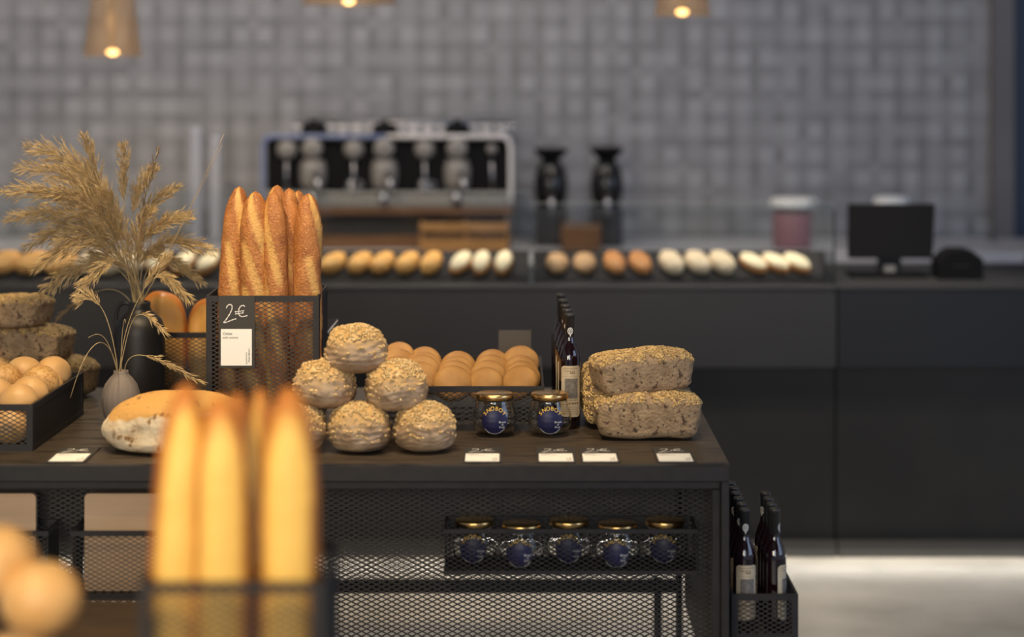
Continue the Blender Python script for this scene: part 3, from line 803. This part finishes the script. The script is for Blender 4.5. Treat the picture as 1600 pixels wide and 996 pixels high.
b.add(vs, fs); b.build('small_lettering', M['white'], lb)
dup(jar, (X(859, 5.52), 5.52, TZ), .0, 'right of the two gold-lidded glass jars on the table top, before the wine bottles')
nm = ['leftmost', 'second', 'middle', 'fourth', 'rightmost']
for i, (px, D) in enumerate(((742, 5.290), (815, 5.246), (889, 5.290), (965, 5.246), (1039, 5.290))):
    dup(jar, (X(px, D), D, .5755), random.uniform(-.15, .15), '%s of the five gold-lidded jars in the hanging mesh tray' % nm[i] if nm[i] != 'second' and nm[i] != 'fourth' else '%s jar from the left in the hanging mesh tray, set slightly forward' % nm[i], 'gold-lidded jars in the tray under the table')

# ------------------------------------------------------------------ bottles
bprof = [(0, .0), (.024, 0), (.0278, .003), (.0285, .01), (.0285, .176), (.0280, .186), (.0255, .200), (.0205, .214), (.0150, .226), (.0128, .236), (.0118, .25), (.0116, .285)]
def bottle(loc, rz, label, group, name='wine_bottle'):
    r = thing(name, label, 'bottle', loc, rz, group)
    MB().lathe(bprof, 40).build('bottle_body', M['bottle'], r, True)
    MB().lathe([(.0124, .236), (.0126, .296), (.0140, .2965), (.0140, .302), (.0130, .3045), (0, .305)], 32).build('capsule', M['capsule'], r, True)
    # crest on the capsule
    b = MB(); n = 28
    def cw(x, z): a = x/.0127; return (.0131*math.sin(a), -.0131*math.cos(a), z)
    for ra, rb, w_ in ((.0088, .0066, 0), (.0042, .0022, 0)):
        vs = []; fs = []
        for k in range(n):
            a = 2*PI*k/n; wob = 1+.14*(k % 2 if ra > .005 else 0)
            vs += [cw(ra*.8*wob*math.cos(a), .2585+ra*wob*math.sin(a)), cw(rb*.8*math.cos(a), .2585+rb*math.sin(a))]
            l = (k+1) % n; fs.append((2*k, 2*k+1, 2*l+1, 2*l))
        b.add(vs, fs)
    for a in range(5):
        t_ = a*2*PI/5+.3; p0 = (.0018*math.cos(t_), .2585+.0018*math.sin(t_)); p1 = (.0055*math.cos(t_), .2585+.0068*math.sin(t_)); q = (-math.sin(t_)*.0007, math.cos(t_)*.0007)
        b.add([cw(p0[0]+q[0], p0[1]+q[1]), cw(p0[0]-q[0], p0[1]-q[1]), cw(p1[0]-q[0], p1[1]-q[1]), cw(p1[0]+q[0], p1[1]+q[1])], [(0,1,2,3)])
    b.add([cw(-.0014, .250), cw(.0014, .250), cw(.0014, .244), cw(-.0014, .244)], [(0,1,2,3)])
    b.build('crest', M['crest'], r.children[1] if False else r)
    def lw(x, z, e): a = x/.0288; return ((.0285+e)*math.sin(a), -(.0285+e)*math.cos(a), z)
    def patch(x0, x1, z0, z1, e, n=14, corner=0):
        vs = []; fs = []
        for i in range(n+1):
            x = x0+(x1-x0)*i/n; ed = corner*max(0, 1-min(i, n-i)/1.5); vs += [lw(x, z0+ed, e), lw(x, z1-ed, e)]
            if i: fs.append((2*i-2, 2*i, 2*i+1, 2*i-1))
        return vs, fs
    b = MB(); b.add(*patch(-.029, .029, .032, .168, .0005, corner=.006)); lab = b.build('wine_label', M['wine_label'], r, True)
    b = MB(); b.add(*patch(-.017, .019, .082, .134, .0009)); b.build('picture', M['wine_pic'], lab, True)
    b = MB()
    rr = random.Random(5)
    for z, x0, x1, h in ((.160, -.020, .020, .0012), (.153, -.016, .012, .0018), (.147, -.003, .010, .004), (.139, -.024, .025, .0008), (.076, -.014, .018, .0016), (.066, -.024, .024, .0045), (.058, -.022, .022, .001), (.052, -.023, .02, .0012), (.046, -.02, .022, .001), (.040, -.023, .023, .001)):
        x = x0
        while x < x1:
            l = rr.uniform(.002, .006); b.add(*patch(x, min(x+l, x1), z, z+h, .0008, 2)); x += l+.0012
    b.build('printed_lines', M['wine_ink'], lab)
    return r
GW = 'dark wine bottles standing in a row behind the right jar'
b0 = bottle((X(890, 5.63), 5.63, TZ), .12, 'front dark wine bottle with a cream label, right behind the right glass jar', GW)
oc = {0: 'second', 1: 'third', 2: 'fourth', 3: 'rearmost'}
for i, (px, D) in enumerate(((886.5, 5.725), (883.5, 5.83), (880, 5.955), (877, 6.09))):
    dup(b0, (X(px, D), D, TZ), .12+random.uniform(-.3, .1)+(2.2 if i > 1 else 0), '%s dark wine bottle in the row behind the right glass jar' % oc[i], GW)
GW2 = 'dark wine bottles in the crate at the right end of the table'
for c_, (px0, n, rz0) in enumerate(((1163, 6, .1), (1211, 6, 1.15))):
    for i in range(n):
        D = 5.28+i*.066; x = X(px0, 5.28)+random.uniform(-.001, .001)
        if c_ == 1 and i > 3: continue
        pos = ['front', 'second', 'third', 'fourth', 'fifth', 'rearmost'][i]
        dup(b0, (x, D, .410), rz0 if i == 0 else random.uniform(-1, 3), '%s bottle in the %s row of the wine crate' % (pos, 'left' if c_ == 0 else 'right'), GW2)

# ------------------------------------------------------------------ vases
r = thing('bud_vase', 'small matte taupe egg-shaped vase holding the dried grasses', 'vase', (X(189, 5.66), 5.66, TZ))
prof = [(0, 0), (.030, 0), (.036, .006), (.046, .03), (.052, .062), (.051, .085), (.043, .110), (.030, .128), (.0215, .136), (.0195, .142), (.0195, .147), (.016, .147), (.016, .13), (.012, .125), (0, .125)]
b = MB(); seg = 72
vs = []; fs = []
for i, (rr_, z) in enumerate(prof):
    for k in range(seg):
        a = 2*PI*k/seg; q = rr_*(1+.012*math.cos(a*18)*(1 if 2 <= i <= 7 else 0)); vs.append((q*math.cos(a), q*math.sin(a), z))
for i in range(len(prof)-1):
    for k in range(seg): l = (k+1) % seg; fs.append((i*seg+k, i*seg+l, (i+1)*seg+l, (i+1)*seg+k))
b.add(vs, fs).build('vase_body', M['vase'], r, True)
r = thing('black_jug', 'tall matte black jug with a narrow neck and small handle behind the taupe vase', 'jug', (X(218, 5.965), 5.965, TZ))
MB().lathe([(0, 0), (.062, 0), (.070, .008), (.072, .03), (.072, .205), (.070, .225), (.062, .246), (.048, .260), (.035, .270), (.030, .282), (.031, .294), (.028, .297), (.024, .282), (.024, .2), (0, .2)], 56).build('jug_body', M['vase_black'], r, True)
hp = [Vector((-.028, 0, .288)), Vector((-.046, 0, .292)), Vector((-.060, 0, .280)), Vector((-.066, 0, .250)), Vector((-.067, 0, .214))]
MB().tube(smooth_poly(hp, 6), .005, 10).build('handle', M['vase_black'], r, True)

# ------------------------------------------------------------------ dried grasses
mouth = Vector((X(189, 5.66), 5.66, TZ+.142)); jug_mouth = Vector((X(218, 5.965), 5.965, TZ+.292))
def bez(p0, p1, p2, p3, t): u = 1-t; return p0*u**3+p1*3*u*u*t+p2*3*u*t*t+p3*t**3
def stalk(ctrl, D, t0, dens, wid, blen, label, group, name='dried_grass_stalk', mt='grass', seed=0, droop=.5, sl=.024, jug=False):
    rr = random.Random(seed); th0 = rr.uniform(0, 6.28)
    src = jug_mouth if jug else mouth; rm = .015 if jug else .008
    m0 = src+Vector((math.cos(th0)*rm, math.sin(th0)*rm, -.015))
    P_ = [m0]+[at(x, y, src.y+(D-src.y)*k) for (x, y), k in zip(ctrl, (.35, .75, 1))]
    pts = [bez(*P_, i/30.)-m0 for i in range(31)]
    st_ = MB().tube(pts, [.0015-.0009*i/30 for i in range(31)], 5).build(name, M['straw'], smooth=True); st_.location = m0
    tag(st_, label, 'dried grass', group)
    if dens == 0: return st_
    b = MB()
    def spike(p, d, l, w_):
        d = d.normalized(); q = d.orthogonal().normalized(); q = Quaternion(d, rr.uniform(0, 6.28)) @ q; s_ = d.cross(q)
        m_ = p+d*l*.4
        b.add([p, m_+q*w_, m_-q*w_*.5+s_*w_*.87, m_-q*w_*.5-s_*w_*.87, p+d*l], [(0,2,1),(0,3,2),(0,1,3),(4,1,2),(4,2,3),(4,3,1)])
    for i in range(dens):
        t = t0+(1-t0)*(i+rr.random())/dens; f = (t-t0)/(1-t0)
        p = bez(*P_, t)-m0; tg = (bez(*P_, min(1, t+.02))-bez(*P_, t-.02)).normalized()
        side = tg.orthogonal().normalized(); side = Quaternion(tg, rr.uniform(0, 6.28)) @ side
        prof_ = math.sin(PI*min(1, (f*.86+.14)))**.7
        L = blen*prof_*rr.uniform(.6, 1.15)+.006
        d = (tg+side*wid*rr.uniform(.4, 1.1)).normalized()
        n = max(2, int(L/.0062)); q = p.copy()
        for j in range(n):
            q = q+d*(L/n); d = (d+Vector((0, 0, -droop*.04))).normalized()
            sd = d.orthogonal().normalized(); sd = Quaternion(d, rr.uniform(0, 6.28)) @ sd
            spike(q, d+sd*rr.uniform(.05, .42), sl*rr.uniform(.6, 1.2), .0012)
    sh = b.build('seed_head', M[mt], st_)
    return st_
G1 = 'feathery plumes of dried grass in the black jug'
pl = [ # control points (photo px), end distance, plume start, branches, spread, branch length, label, droop
 ([(195, 400), (160, 300), (133, 216)], 5.86, .58, 80, .55, .050, 'tallest golden plume pointing straight up', .2),
 ([(200, 380), (170, 240), (45, 232)], 5.80, .50, 110, .60, .060, 'plume bending over to the upper left', .3),
 ([(200, 390), (170, 260), (30, 265)], 5.92, .50, 110, .60, .060, 'plume second from the top on the left', .4),
 ([(200, 390), (160, 280), (6, 302)], 5.78, .46, 130, .60, .064, 'longest plume reaching the left edge', .5),
 ([(200, 400), (160, 300), (14, 342)], 5.86, .46, 130, .62, .062, 'wide plume reaching left below the longest one', .6),
 ([(200, 400), (160, 310), (42, 384)], 5.94, .46, 120, .62, .060, 'plume drooping left above the pastries', .8),
 ([(200, 410), (170, 330), (55, 420)], 5.80, .48, 120, .60, .058, 'plume drooping left across the pastries', .9),
 ([(200, 420), (160, 370), (62, 462)], 5.86, .52, 90, .60, .050, 'lowest plume drooping to the left', 1.1),
 ([(205, 400), (185, 300), (195, 232)], 5.84, .62, 70, .45, .040, 'short golden plume pointing up right of the tallest', .2),
 ([(208, 400), (190, 310), (240, 266)], 5.88, .60, 75, .50, .042, 'golden plume leaning up to the right', .3),
 ([(212, 400), (195, 330), (275, 296)], 5.92, .60, 70, .50, .040, 'thin plume right of the golden upright ones', .4),
 ([(214, 410), (205, 350), (296, 338)], 5.84, .52, 100, .55, .050, 'plume spreading right at mid height', .5),
 ([(216, 420), (220, 350), (332, 392)], 5.88, .50, 100, .52, .050, 'longest right-hand plume arching towards the baguettes', .8),
 ([(218, 430), (230, 370), (314, 440)], 5.94, .55, 70, .50, .042, 'right-hand plume drooping below the longest one', 1.1),
 ([(218, 430), (235, 400), (297, 468)], 5.80, .58, 60, .45, .036, 'lowest right-hand plume curling down', 1.2),
 ([(205, 410), (190, 370), (120, 460)], 5.78, .58, 70, .55, .042, 'short plume hanging down at the centre', 1.2),
 ([(200, 400), (170, 300), (90, 300)], 5.76, .40, 140, .65, .060, 'thick plume in the front of the spray', .5),
 ([(200, 410), (175, 340), (95, 380)], 5.82, .42, 130, .65, .058, 'thick plume in the lower front of the spray', .7),
 ([(205, 410), (180, 320), (110, 255)], 5.98, .42, 130, .60, .058, 'thick plume at the back of the spray', .4),
 ([(205, 410), (185, 320), (160, 300)], 5.80, .30, 110, .60, .050, 'short dense plume in the heart of the spray', .4),
 ([(212, 420), (205, 370), (235, 330)], 5.84, .40, 90, .60, .044, 'short dense plume right of the heart of the spray', .5),
 ([(212, 420), (205, 390), (255, 400)], 5.90, .45, 80, .60, .044, 'short plume low on the right of the spray', .9),
 ([(205, 420), (190, 400), (150, 400)], 5.94, .40, 90, .65, .050, 'short plume low at the back of the spray', .9)]
for i, (c, D, t0, dn, wd, bl, lab, dr) in enumerate(pl):
    stalk(c, D, t0, int(dn*1.15), wd, bl, lab+', grass in the black jug', G1, seed=i+1, droop=dr, jug=True)
stalk([(192, 500), (215, 460), (262, 400)], 5.62, .66, 40, .45, .026, 'grass plume leaning right on a thick stem from the taupe vase', 'dried grasses in the taupe vase', seed=41)
stalk([(178, 520), (160, 450), (128, 470)], 5.62, .62, 46, .5, .028, 'grass plume leaning left on a thick stem from the taupe vase', 'dried grasses in the taupe vase', seed=42, droop=1)
stalk([(200, 470), (205, 380), (246, 236)], 5.62, .68, 46, .35, .022, 'darker narrow grass ear pointing up right from the black jug', G1, mt='grass_dark', seed=31, sl=.020, jug=True)
stalk([(195, 540), (225, 545), (313, 597)], 5.55, .52, 52, .3, .016, 'drooping grass ear low at the right in front of the black jug', 'dried grasses in the taupe vase', seed=32, sl=.022)
stalk([(205, 500), (205, 460), (256, 520)], 5.58, .62, 46, .3, .016, 'drooping grass ear hanging over the neck of the black jug', 'dried grasses in the taupe vase', seed=33, sl=.022)
stalk([(190, 440), (150, 440), (88, 500)], 6.1, .55, 40, .3, .018, 'soft grass ear drooping behind the spray at the lower left', G1, mt='grass_dark', seed=34, jug=True)
stalk([(225, 480), (275, 370), (350, 210)], 5.70, 1, 0, 0, 0, 'longest bare grass awn rising to the upper right', 'long grass awns in the black jug', name='grass_awn', seed=35, jug=True)
stalk([(222, 480), (270, 380), (348, 226)], 5.72, 1, 0, 0, 0, 'second bare grass awn beside the longest one at the upper right', 'long grass awns in the black jug', name='grass_awn', seed=36, jug=True)
stalk([(172, 540), (165, 510), (138, 528)], 5.55, 1, 0, 0, 0, 'short bent grass blade at the left of the taupe vase mouth', 'bare grass awns in the taupe vase', name='grass_awn', seed=37)
stalk([(180, 545), (150, 480), (110, 622)], 5.40, 1, 0, 0, 0, 'bare straw drooping over the right side of the roll crate', 'bare grass awns in the taupe vase', name='grass_awn', seed=38)
stalk([(186, 540), (195, 480), (196, 505)], 5.60, 1, 0, 0, 0, 'short upright blade in the middle of the taupe vase', 'bare grass awns in the taupe vase', name='grass_awn', seed=39)

# ------------------------------------------------------------------ pastries on the counter
TILT = math.radians(32); RY = 7.905; RZ = 1.0
for x0, x1, lab in ((-2.6, X(826, 7.9), 'low sloping dark display ramp carrying the left run of pastries'), (X(834, 7.9), X(1298, 7.9), 'low sloping dark display ramp carrying the right run of pastries')):
    r = thing('display_ramp', lab, 'display ramp', ((x0+x1)/2, RY, RZ)); hw = (x1-x0)/2
    L = .19; c_, s_ = math.cos(TILT), math.sin(TILT)
    b = MB(); pr = [(0, 0), (L*c_, L*s_), (L*c_, L*s_-.006), (.012, 0)]
    b.add([(-hw, y, z) for y, z in pr]+[(hw, y, z) for y, z in pr], [(0,1,2,3), (7,6,5,4), (0,4,5,1), (1,5,6,2), (2,6,7,3), (3,7,4,0)]).build('sloping_plate', M['black_metal'], r)
    for xs in (-hw+.05, hw-.06): MB().box(xs, xs+.01, L*c_-.012, L*c_-.002, 0, L*s_-.014).build('foot', M['black_metal'], r)
def pastry_mesh(kind):
    if kind == 'round': return blob(.043, .052, .056, 28, 18, .4, .05, 5, 2)[0].mesh('pastry', M['pastry_tan'], True), None
    if kind == 'golden': return blob(.038, .060, .050, 28, 18, .4, .05, 5, 3, pw=2.9)[0].mesh('pastry', M['pastry'], True), None
    if kind == 'orange': return blob(.040, .060, .052, 28, 18, .4, .05, 5, 4, pw=2.9)[0].mesh('pastry', M['pastry_orange'], True), None
    if kind == 'tan': return blob(.042, .062, .056, 28, 18, .4, .05, 5, 5, pw=2.9)[0].mesh('pastry', M['cream2'], True), None
    return blob(.035, .064, .044, 28, 18, .4, .03, 5, 6, pw=2.9)[0].mesh('pastry', M['pastry_brown'], True), blob(.031, .059, .030, 28, 18, .4, .03, 5, 7, pw=2.9)[0].mesh('icing', M['cream'], True)
PMs = {k: pastry_mesh(k) for k in ('round', 'golden', 'orange', 'tan', 'cream')}
G3 = [ # group: kind, place words, [(px, turn)]
 ('golden', 'golden oblong pastry', 'between the tall baguette crate and the glass joint', [(521, -.75), (563, -.6), (598, -.55), (637, -.55), (674, -.4)]),
 ('cream', 'cream-topped finger pastry', 'just left of the vertical glass joint', [(720, -.5), (752, -.2), (787, -.2)]),
 ('round', 'round tan pastry', 'just right of the vertical glass joint', [(870, 0), (913, .1)]),
 ('orange', 'orange-brown pastry', 'between the tan pastries behind the wine bottles', [(960, .3), (1000, .4)]),
 ('tan', 'pale tan roll', 'in the middle of the right display case', [(1048, .5), (1089, .6), (1127, .6)]),
 ('cream', 'slanting cream-topped finger pastry', 'nearest the black monitor', [(1176, .8), (1211, .8), (1244, .8)]),
 ('golden', 'golden-brown loaf-like pastry', 'at the far left behind the dried grass', [(8, -.9), (52, -.9), (96, -.8)]),
 ('tan', 'pale roll', 'behind the heart of the dried grass', [(140, -.7), (176, -.6), (212, -.5)]),
 ('cream', 'cream-topped pastry', 'between the dried grass and the tall baguette crate', [(250, -.5), (288, -.5), (326, -.5)])]
W_ = {2: ['left', 'right'], 3: ['left', 'middle', 'right'], 5: ['leftmost', 'second', 'middle', 'fourth', 'rightmost']}
for kind, nm_, where, lst in G3:
    for (px, rz), wd_ in zip(lst, W_[len(lst)]):
        o = bpy.data.objects.new('pastry', PMs[kind][0]); COL.objects.link(o)
        if px < 110: o.scale = (1.25, 1.15, 1.1)
        mtx = Matrix.Rotation(TILT, 4, 'X') @ Matrix.Rotation(rz, 4, 'Z')
        d = .082; o.rotation_euler = mtx.to_euler()
        o.location = (X(px, RY+d*math.cos(TILT)), RY+d*math.cos(TILT)-.0005, RZ+d*math.sin(TILT)+.001)
        tag(o, '%s %s, %s' % (wd_, nm_, where), 'pastry', '%ss %s' % (nm_, where))
        if PMs[kind][1]:
            c = bpy.data.objects.new('icing', PMs[kind][1]); COL.objects.link(c); c.parent = o; c.location = (0, 0, .018)

# ------------------------------------------------------------------ coffee machine
DM = 9.22; s = DM/F
mx = X(604, DM)
cm = thing('espresso_machine', 'large chrome and black espresso machine with three brewing groups on the back worktop', 'coffee machine', (mx, DM, 1.0))
def lx(px): return X(px, DM)-mx
def lz(py): return CAMZ-(py-HY)/F*DM-1.0
zb = lz(324)
MB().box(lx(414), lx(796), .05, .42, lz(300), lz(218)).build('body_panel', M['black_matte'], cm, bevel=.01)
for side, m_ in ((-1, 'blue_metal'), (1, 'white_metal')):
    xe = lx(410) if side < 0 else lx(798); xm = 0
    pts = [(xe, .02, zb+.001), (xe, .02, lz(240)), (xe-side*.004, .02, lz(226)), (xe-side*.018, .02, lz(217)), (xe-side*.05, .02, lz(214)), (xm, .02, lz(214))]
    MB().tube(smooth_poly(pts, 4), .0105, 10).build('side_frame', M[m_], cm, True)
MB().box(lx(416), lx(794), 0, .44, lz(324), lz(302)).build('drip_tray', M['grey_plastic'], cm, bevel=.006)
MB().tube([(lx(460), .05, lz(192)), (lx(800), .05, lz(192))], .006, 8).tube([(lx(460), .05, lz(204)), (lx(800), .05, lz(204))], .004, 8).box(lx(458), lx(462), .045, .055, lz(218), lz(190)).box(lx(798), lx(802), .045, .055, lz(218), lz(190)).box(lx(440), lx(800), .03, .42, lz(219), lz(216)).build('cup_rail', M['steel'], cm, True)
for px in (488, 600, 714):
    MB().lathe([(0, 0), (.060, 0), (.064, .02), (.058, .05), (.040, .075), (.018, .085), (0, .086)], 24, (lx(px), .08, lz(218))).build('group_cap', M['black_matte'], cm, True)
    g = MB().lathe([(0, .02), (.044, .02), (.044, .0), (.040, -.006), (0, -.006)], 32, (lx(px), -.01, lz(232)), axis='Y').build('pressure_dial', M['grey_plastic'], cm, True)
    MB().lathe([(0, -.0065), (.005, -.0065), (.005, -.010), (0, -.010)], 12, (lx(px), -.01, lz(232)), axis='Y').build('dial_hub', M['black_matte'], g)
    MB().lathe([(0, lz(298)), (.046, lz(298)), (.058, lz(285)), (.058, lz(262)), (.045, lz(250)), (0, lz(250))], 28, (lx(px), .04, 0)).build('group_head', M['grey_plastic'], cm, True)
    MB().tube([(lx(px)+.01, -.01, lz(268)), (lx(px)+.03, -.06, lz(280)), (lx(px)+.035, -.09, lz(292))], .013, 10).build('portafilter_handle', M['steel'], cm, True)
    MB().lathe([(0, lz(320)), (.02, lz(320)), (.024, lz(302)), (0, lz(302))], 16, (lx(px), .0, .0)).build('spout', M['steel'], cm, True)
for px in (447, 552, 663, 768):
    MB().lathe([(0, .02), (.042, .02), (.044, .0), (.030, -.012), (0, -.016)] if px < 700 else [(0, .02), (.022, .02), (.022, 0), (0, -.006)], 28, (lx(px), .03, lz(234)), axis='Y').build('steam_knob', M['grey_plastic'], cm, True)
    MB().tube([(lx(px), .03, lz(244)), (lx(px)+.002, .0, lz(262)), (lx(px)+.004, -.02, lz(296))], .006, 8).build('steam_wand', M['steel'], cm, True)
# machine rests on a wooden stand
r = thing('wooden_stand', 'low brown wooden shelf unit under the espresso machine', 'stand', (mx, DM, 1.0))
MB().box(lx(430), lx(800), 0, .44, zb-.03, zb-.002).build('top_board', M['brown_wood'], r)
MB().box(lx(432), lx(798), .01, .43, 0.0, .055).build('lower_board', M['brown_wood'], r)
MB().box(lx(440), lx(790), .04, .42, .056, zb-.031).build('grey_drawer', M['counter_top'], r)
r = thing('wooden_box', 'light oak slatted box in front of the espresso machine stand', 'box', (X(725, 9.1), 9.08, 1.0))
for z0, z1 in ((.004, .052), (.085, .125)): MB().box(-.19, .19, 0, .012, z0, z1).build('slat', M['oak'], r, bevel=.003)
for x0 in (-.19, .0, .178): MB().box(x0, x0+.012, .012, .10, 0, .128).build('divider', M['oak'], r)
MB().box(-.178, .178, .013, .10, .0, .006).build('floor_board', M['oak'], r)
for px, lab in ((550, 'steel milk jug on the drip tray under the machine, left of the middle group'), (663, 'steel milk jug on the drip tray, between the middle and right groups')):
    r = thing('milk_jug', lab, 'jug', (X(px, 9.19), 9.24, 1.0+lz(302)+.001), 0, 'steel milk jugs on the drip tray')
    r.location = (X(px, 9.24), 9.26, 1.0+lz(302)+.001)
    MB().lathe([(0, 0), (.030, 0), (.034, .01), (.032, .03), (.026, .045), (.028, .052), (.025, .052), (.024, .044), (0, .04)], 24).build('jug_body', M['steel'], r, True)
    MB().tube(smooth_poly([(.028, 0, .045), (.045, 0, .042), (.047, 0, .022), (.033, 0, .012)], 4), .003, 8).build('handle', M['steel'], r, True)
# cups on the machine
ORD = 'first second third fourth fifth sixth seventh eighth ninth tenth eleventh twelfth thirteenth'.split()
for i, px in enumerate((470, 492, 514, 536, 558, 582, 622, 646, 670, 694, 738, 760, 784)):
    r = bpy.data.objects.new('coffee_cup', MB().lathe([(0, 0), (.016, 0), (.020, .008), (.028, .04), (.029, .05), (.027, .05), (.018, .01), (0, .008)], 20).mesh('coffee_cup', M['white_metal'], True)) if i == 0 else dup(c_first)
    if i == 0: COL.objects.link(r); c_first = r
    r.location = (X(px, 9.38), 9.38, 1.0+lz(216)+.001)
    tag(r, '%s pale coffee cup from the left on top of the espresso machine' % ORD[i], 'cup', 'coffee cups on top of the espresso machine')
def grinder(px, D, top, label, bw):
    k = D/F; r = thing('coffee_grinder', label, 'grinder', (X(px, D), D, 1.0))
    def zz(py): return CAMZ-(py-HY)*k-1.0
    MB().box(-bw*k, bw*k, -.08, .10, 0, zz(322)).build('grinder_base', M['counter_top'], r, bevel=.01)
    MB().lathe([(0, zz(324)), (20*k, zz(324)), (25*k, zz(305)), (26*k, zz(285)), (22*k, zz(262)), (13*k, zz(250)), (0, zz(250))], 28).build('grinder_body', M['black_gloss'], r, True)
    MB().lathe([(0, zz(252)), (11*k, zz(252)), (25*k, zz(top+6)), (27*k, zz(top)), (0, zz(top))], 28).build('bean_hopper', M['black_matte'], r, True)
    MB().tube([(0, -.07, zz(300)), (0, -.10, zz(318)), (0, -.10, zz(335))], .012, 10).build('spout', M['steel'], r, True)
grinder(861, 9.4, 232, 'black coffee grinder just right of the espresso machine', 24)
grinder(948, 9.4, 230, 'black coffee grinder with a flared hopper, second from the espresso machine', 24)
r = MB().box(-.085, .085, 0, .12, 0, .11).build('wooden_canister', M['brown_wood'], loc=(X(908, 9.15), 9.12, 1.0), bevel=.008); tag(r, 'small brown wooden canister between the two coffee grinders', 'canister')
# ribbed columns standing in for window reflections in the display glass
for px, py, lab in ((306, 198, 'taller pale column imitating a window reflection left of the espresso machine'), (337, 212, 'shorter pale column imitating a window reflection left of the espresso machine')):
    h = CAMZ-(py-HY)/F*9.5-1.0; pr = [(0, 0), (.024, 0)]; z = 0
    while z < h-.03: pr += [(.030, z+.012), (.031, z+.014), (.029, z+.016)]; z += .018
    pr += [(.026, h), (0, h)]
    o = MB().lathe(pr, 24).build('reflection_column', M['cup'], smooth=True, loc=(X(px, 9.5), 9.5, 1.0)); tag(o, lab, 'reflection stand-in', 'pale columns imitating window reflections')

# ------------------------------------------------------------------ canisters, monitor, printer
r = thing('storage_canister', 'glass canister of pink contents with a wide white lid, behind the display glass', 'canister', (X(1241, 9.3), 9.3, 1.0))
k = 9.3/F
MB().lathe([(0, 0), (33*k, 0), (34*k, 4*k), (34*k, 52*k), (33*k, 54*k), (0, 54*k)], 32).build('contents', M['pink'], r, True)
MB().lathe([(0, 54*k+.001), (28*k, 54*k+.001), (28*k, 64*k), (0, 64*k)], 32).build('neck', M['grey_plastic'], r, True)
MB().lathe([(0, 64*k), (37*k, 64*k), (38*k, 67*k), (37*k, 74*k), (30*k, 77*k), (0, 78*k)], 32).build('lid', M['white'], r, True)
r = thing('storage_canister', 'canister with a wide white lid half hidden behind the black monitor', 'canister', (X(1392, 9.3), 9.3, 1.0))
MB().lathe([(0, 0), (26*k, 0), (28*k, 4*k), (28*k, 52*k), (20*k, 56*k), (0, 56*k)], 32).build('canister_body', M['grey_plastic'], r, True)
MB().lathe([(0, 56*k+.0005), (10*k, 56*k+.0005), (10*k, 64*k), (0, 64*k)], 20, (6*k, 0, 0)).build('neck', M['white'], r, True)
MB().lathe([(0, 64*k+.0005), (27*k, 64*k+.0005), (28*k, 67*k), (27*k, 76*k), (22*k, 79*k), (0, 80*k)], 32).build('lid', M['white'], r, True)
D = 8.05; k = D/F
r = thing('monitor', 'black till monitor on a flat stand at the right of the counter', 'monitor', (X(1391, D), D, 1.0))
def mz(py): return CAMZ-(py-HY)*k-1.0
vs = [((1325-1391)*k, -.01, mz(404)), ((1457-1391)*k, -.01, mz(404)), ((1464-1391)*k, .03, mz(320)), ((1328-1391)*k, .03, mz(320))]
b = MB(); b.add(vs+[(x, y+.03, z) for x, y, z in vs], [(0,1,2,3), (7,6,5,4), (0,4,5,1), (1,5,6,2), (2,6,7,3), (3,7,4,0)]).build('screen_housing', M['black_matte'], r, bevel=.004)
MB().box(-.045, .045, .015, .04, .012, mz(395)).build('stand_neck', M['black_gloss'], r)
MB().box(-.022, .022, .008, .014, .02, .045).build('cable_plate', M['grey_plastic'], r)
MB().box((1328-1391)*k, (1448-1391)*k, -.04, .10, 0, .014).build('stand_foot', M['black_matte'], r, bevel=.004)
r = thing('receipt_printer', 'small black receipt printer with chamfered top beside the monitor', 'printer', (X(1498, 8.0), 8.0, 1.0))
k = 8.0/F
sec = [(-35, 0), (35, 0), (35, 32), (27, 38), (15, 46), (-12, 46), (-24, 40), (-35, 28)]
b = MB(); n = len(sec); b.add([(x*k, -.04, z*k) for x, z in sec]+[(x*k, .10, z*k) for x, z in sec], [tuple(range(n)), tuple(range(n, 2*n))[::-1]]+[(i, i+n, (i+1) % n+n, (i+1) % n) for i in range(n)])
b.build('printer_body', M['black_matte'], r, bevel=.004)
MB().box(-.03, .03, -.043, -.0405, .05, .053).build('paper_slot', M['counter_top'], r)

# ------------------------------------------------------------------ pendant lamps
def pendant(px, pyb, rb, rt, h, D, label):
    zb_ = CAMZ-(pyb-HY)/F*D
    r = thing('pendant_lamp', label, 'pendant lamp', (X(px, D), D, zb_), 0, 'amber mesh pendant lamps')
    MB().lathe([(rb, 0), (rt, h), (rt-.004, h), (rb-.004, 0), (rb, 0)], 40).build('lamp_shade', M['shade'], r, True)
    MB().lathe([(0, h+.02), (.03, h+.02), (rt, h), (rt, h-.003), (0, h-.003)], 24).build('shade_cap', M['gold'], r, True)
    MB().lathe([(0, .002), (.014, .004), (.024, .012), (.022, .020), (.012, .027), (0, .027)], 20).build('bulb', M['bulb'], r, True)
    MB().lathe([(0, .0275), (.010, .0275), (.010, .11), (0, .11)], 16).build('socket', M['shade'], r, True)
    MB().tube([(0, 0, .11), (0, 0, 3.449-zb_)], .003, 6).build('cord', M['black_matte'], r)
    l = bpy.data.lights.new('lamp_light', 'POINT'); l.energy = .6; l.color = (1, .7, .35); l.shadow_soft_size = .03
    lo = bpy.data.objects.new('lamp_light', l); COL.objects.link(lo); lo.parent = r; lo.location = (0, 0, -.03)
pendant(176, 88, .110, .062, .42, 8.0, 'narrow tapering amber pendant lamp at the upper left')
pendant(545, 8, .180, .10, .30, 8.0, 'widest amber pendant lamp above the coffee machine')
pendant(1066, 25, .107, .062, .42, 8.0, 'narrow amber pendant lamp at the top right of centre')
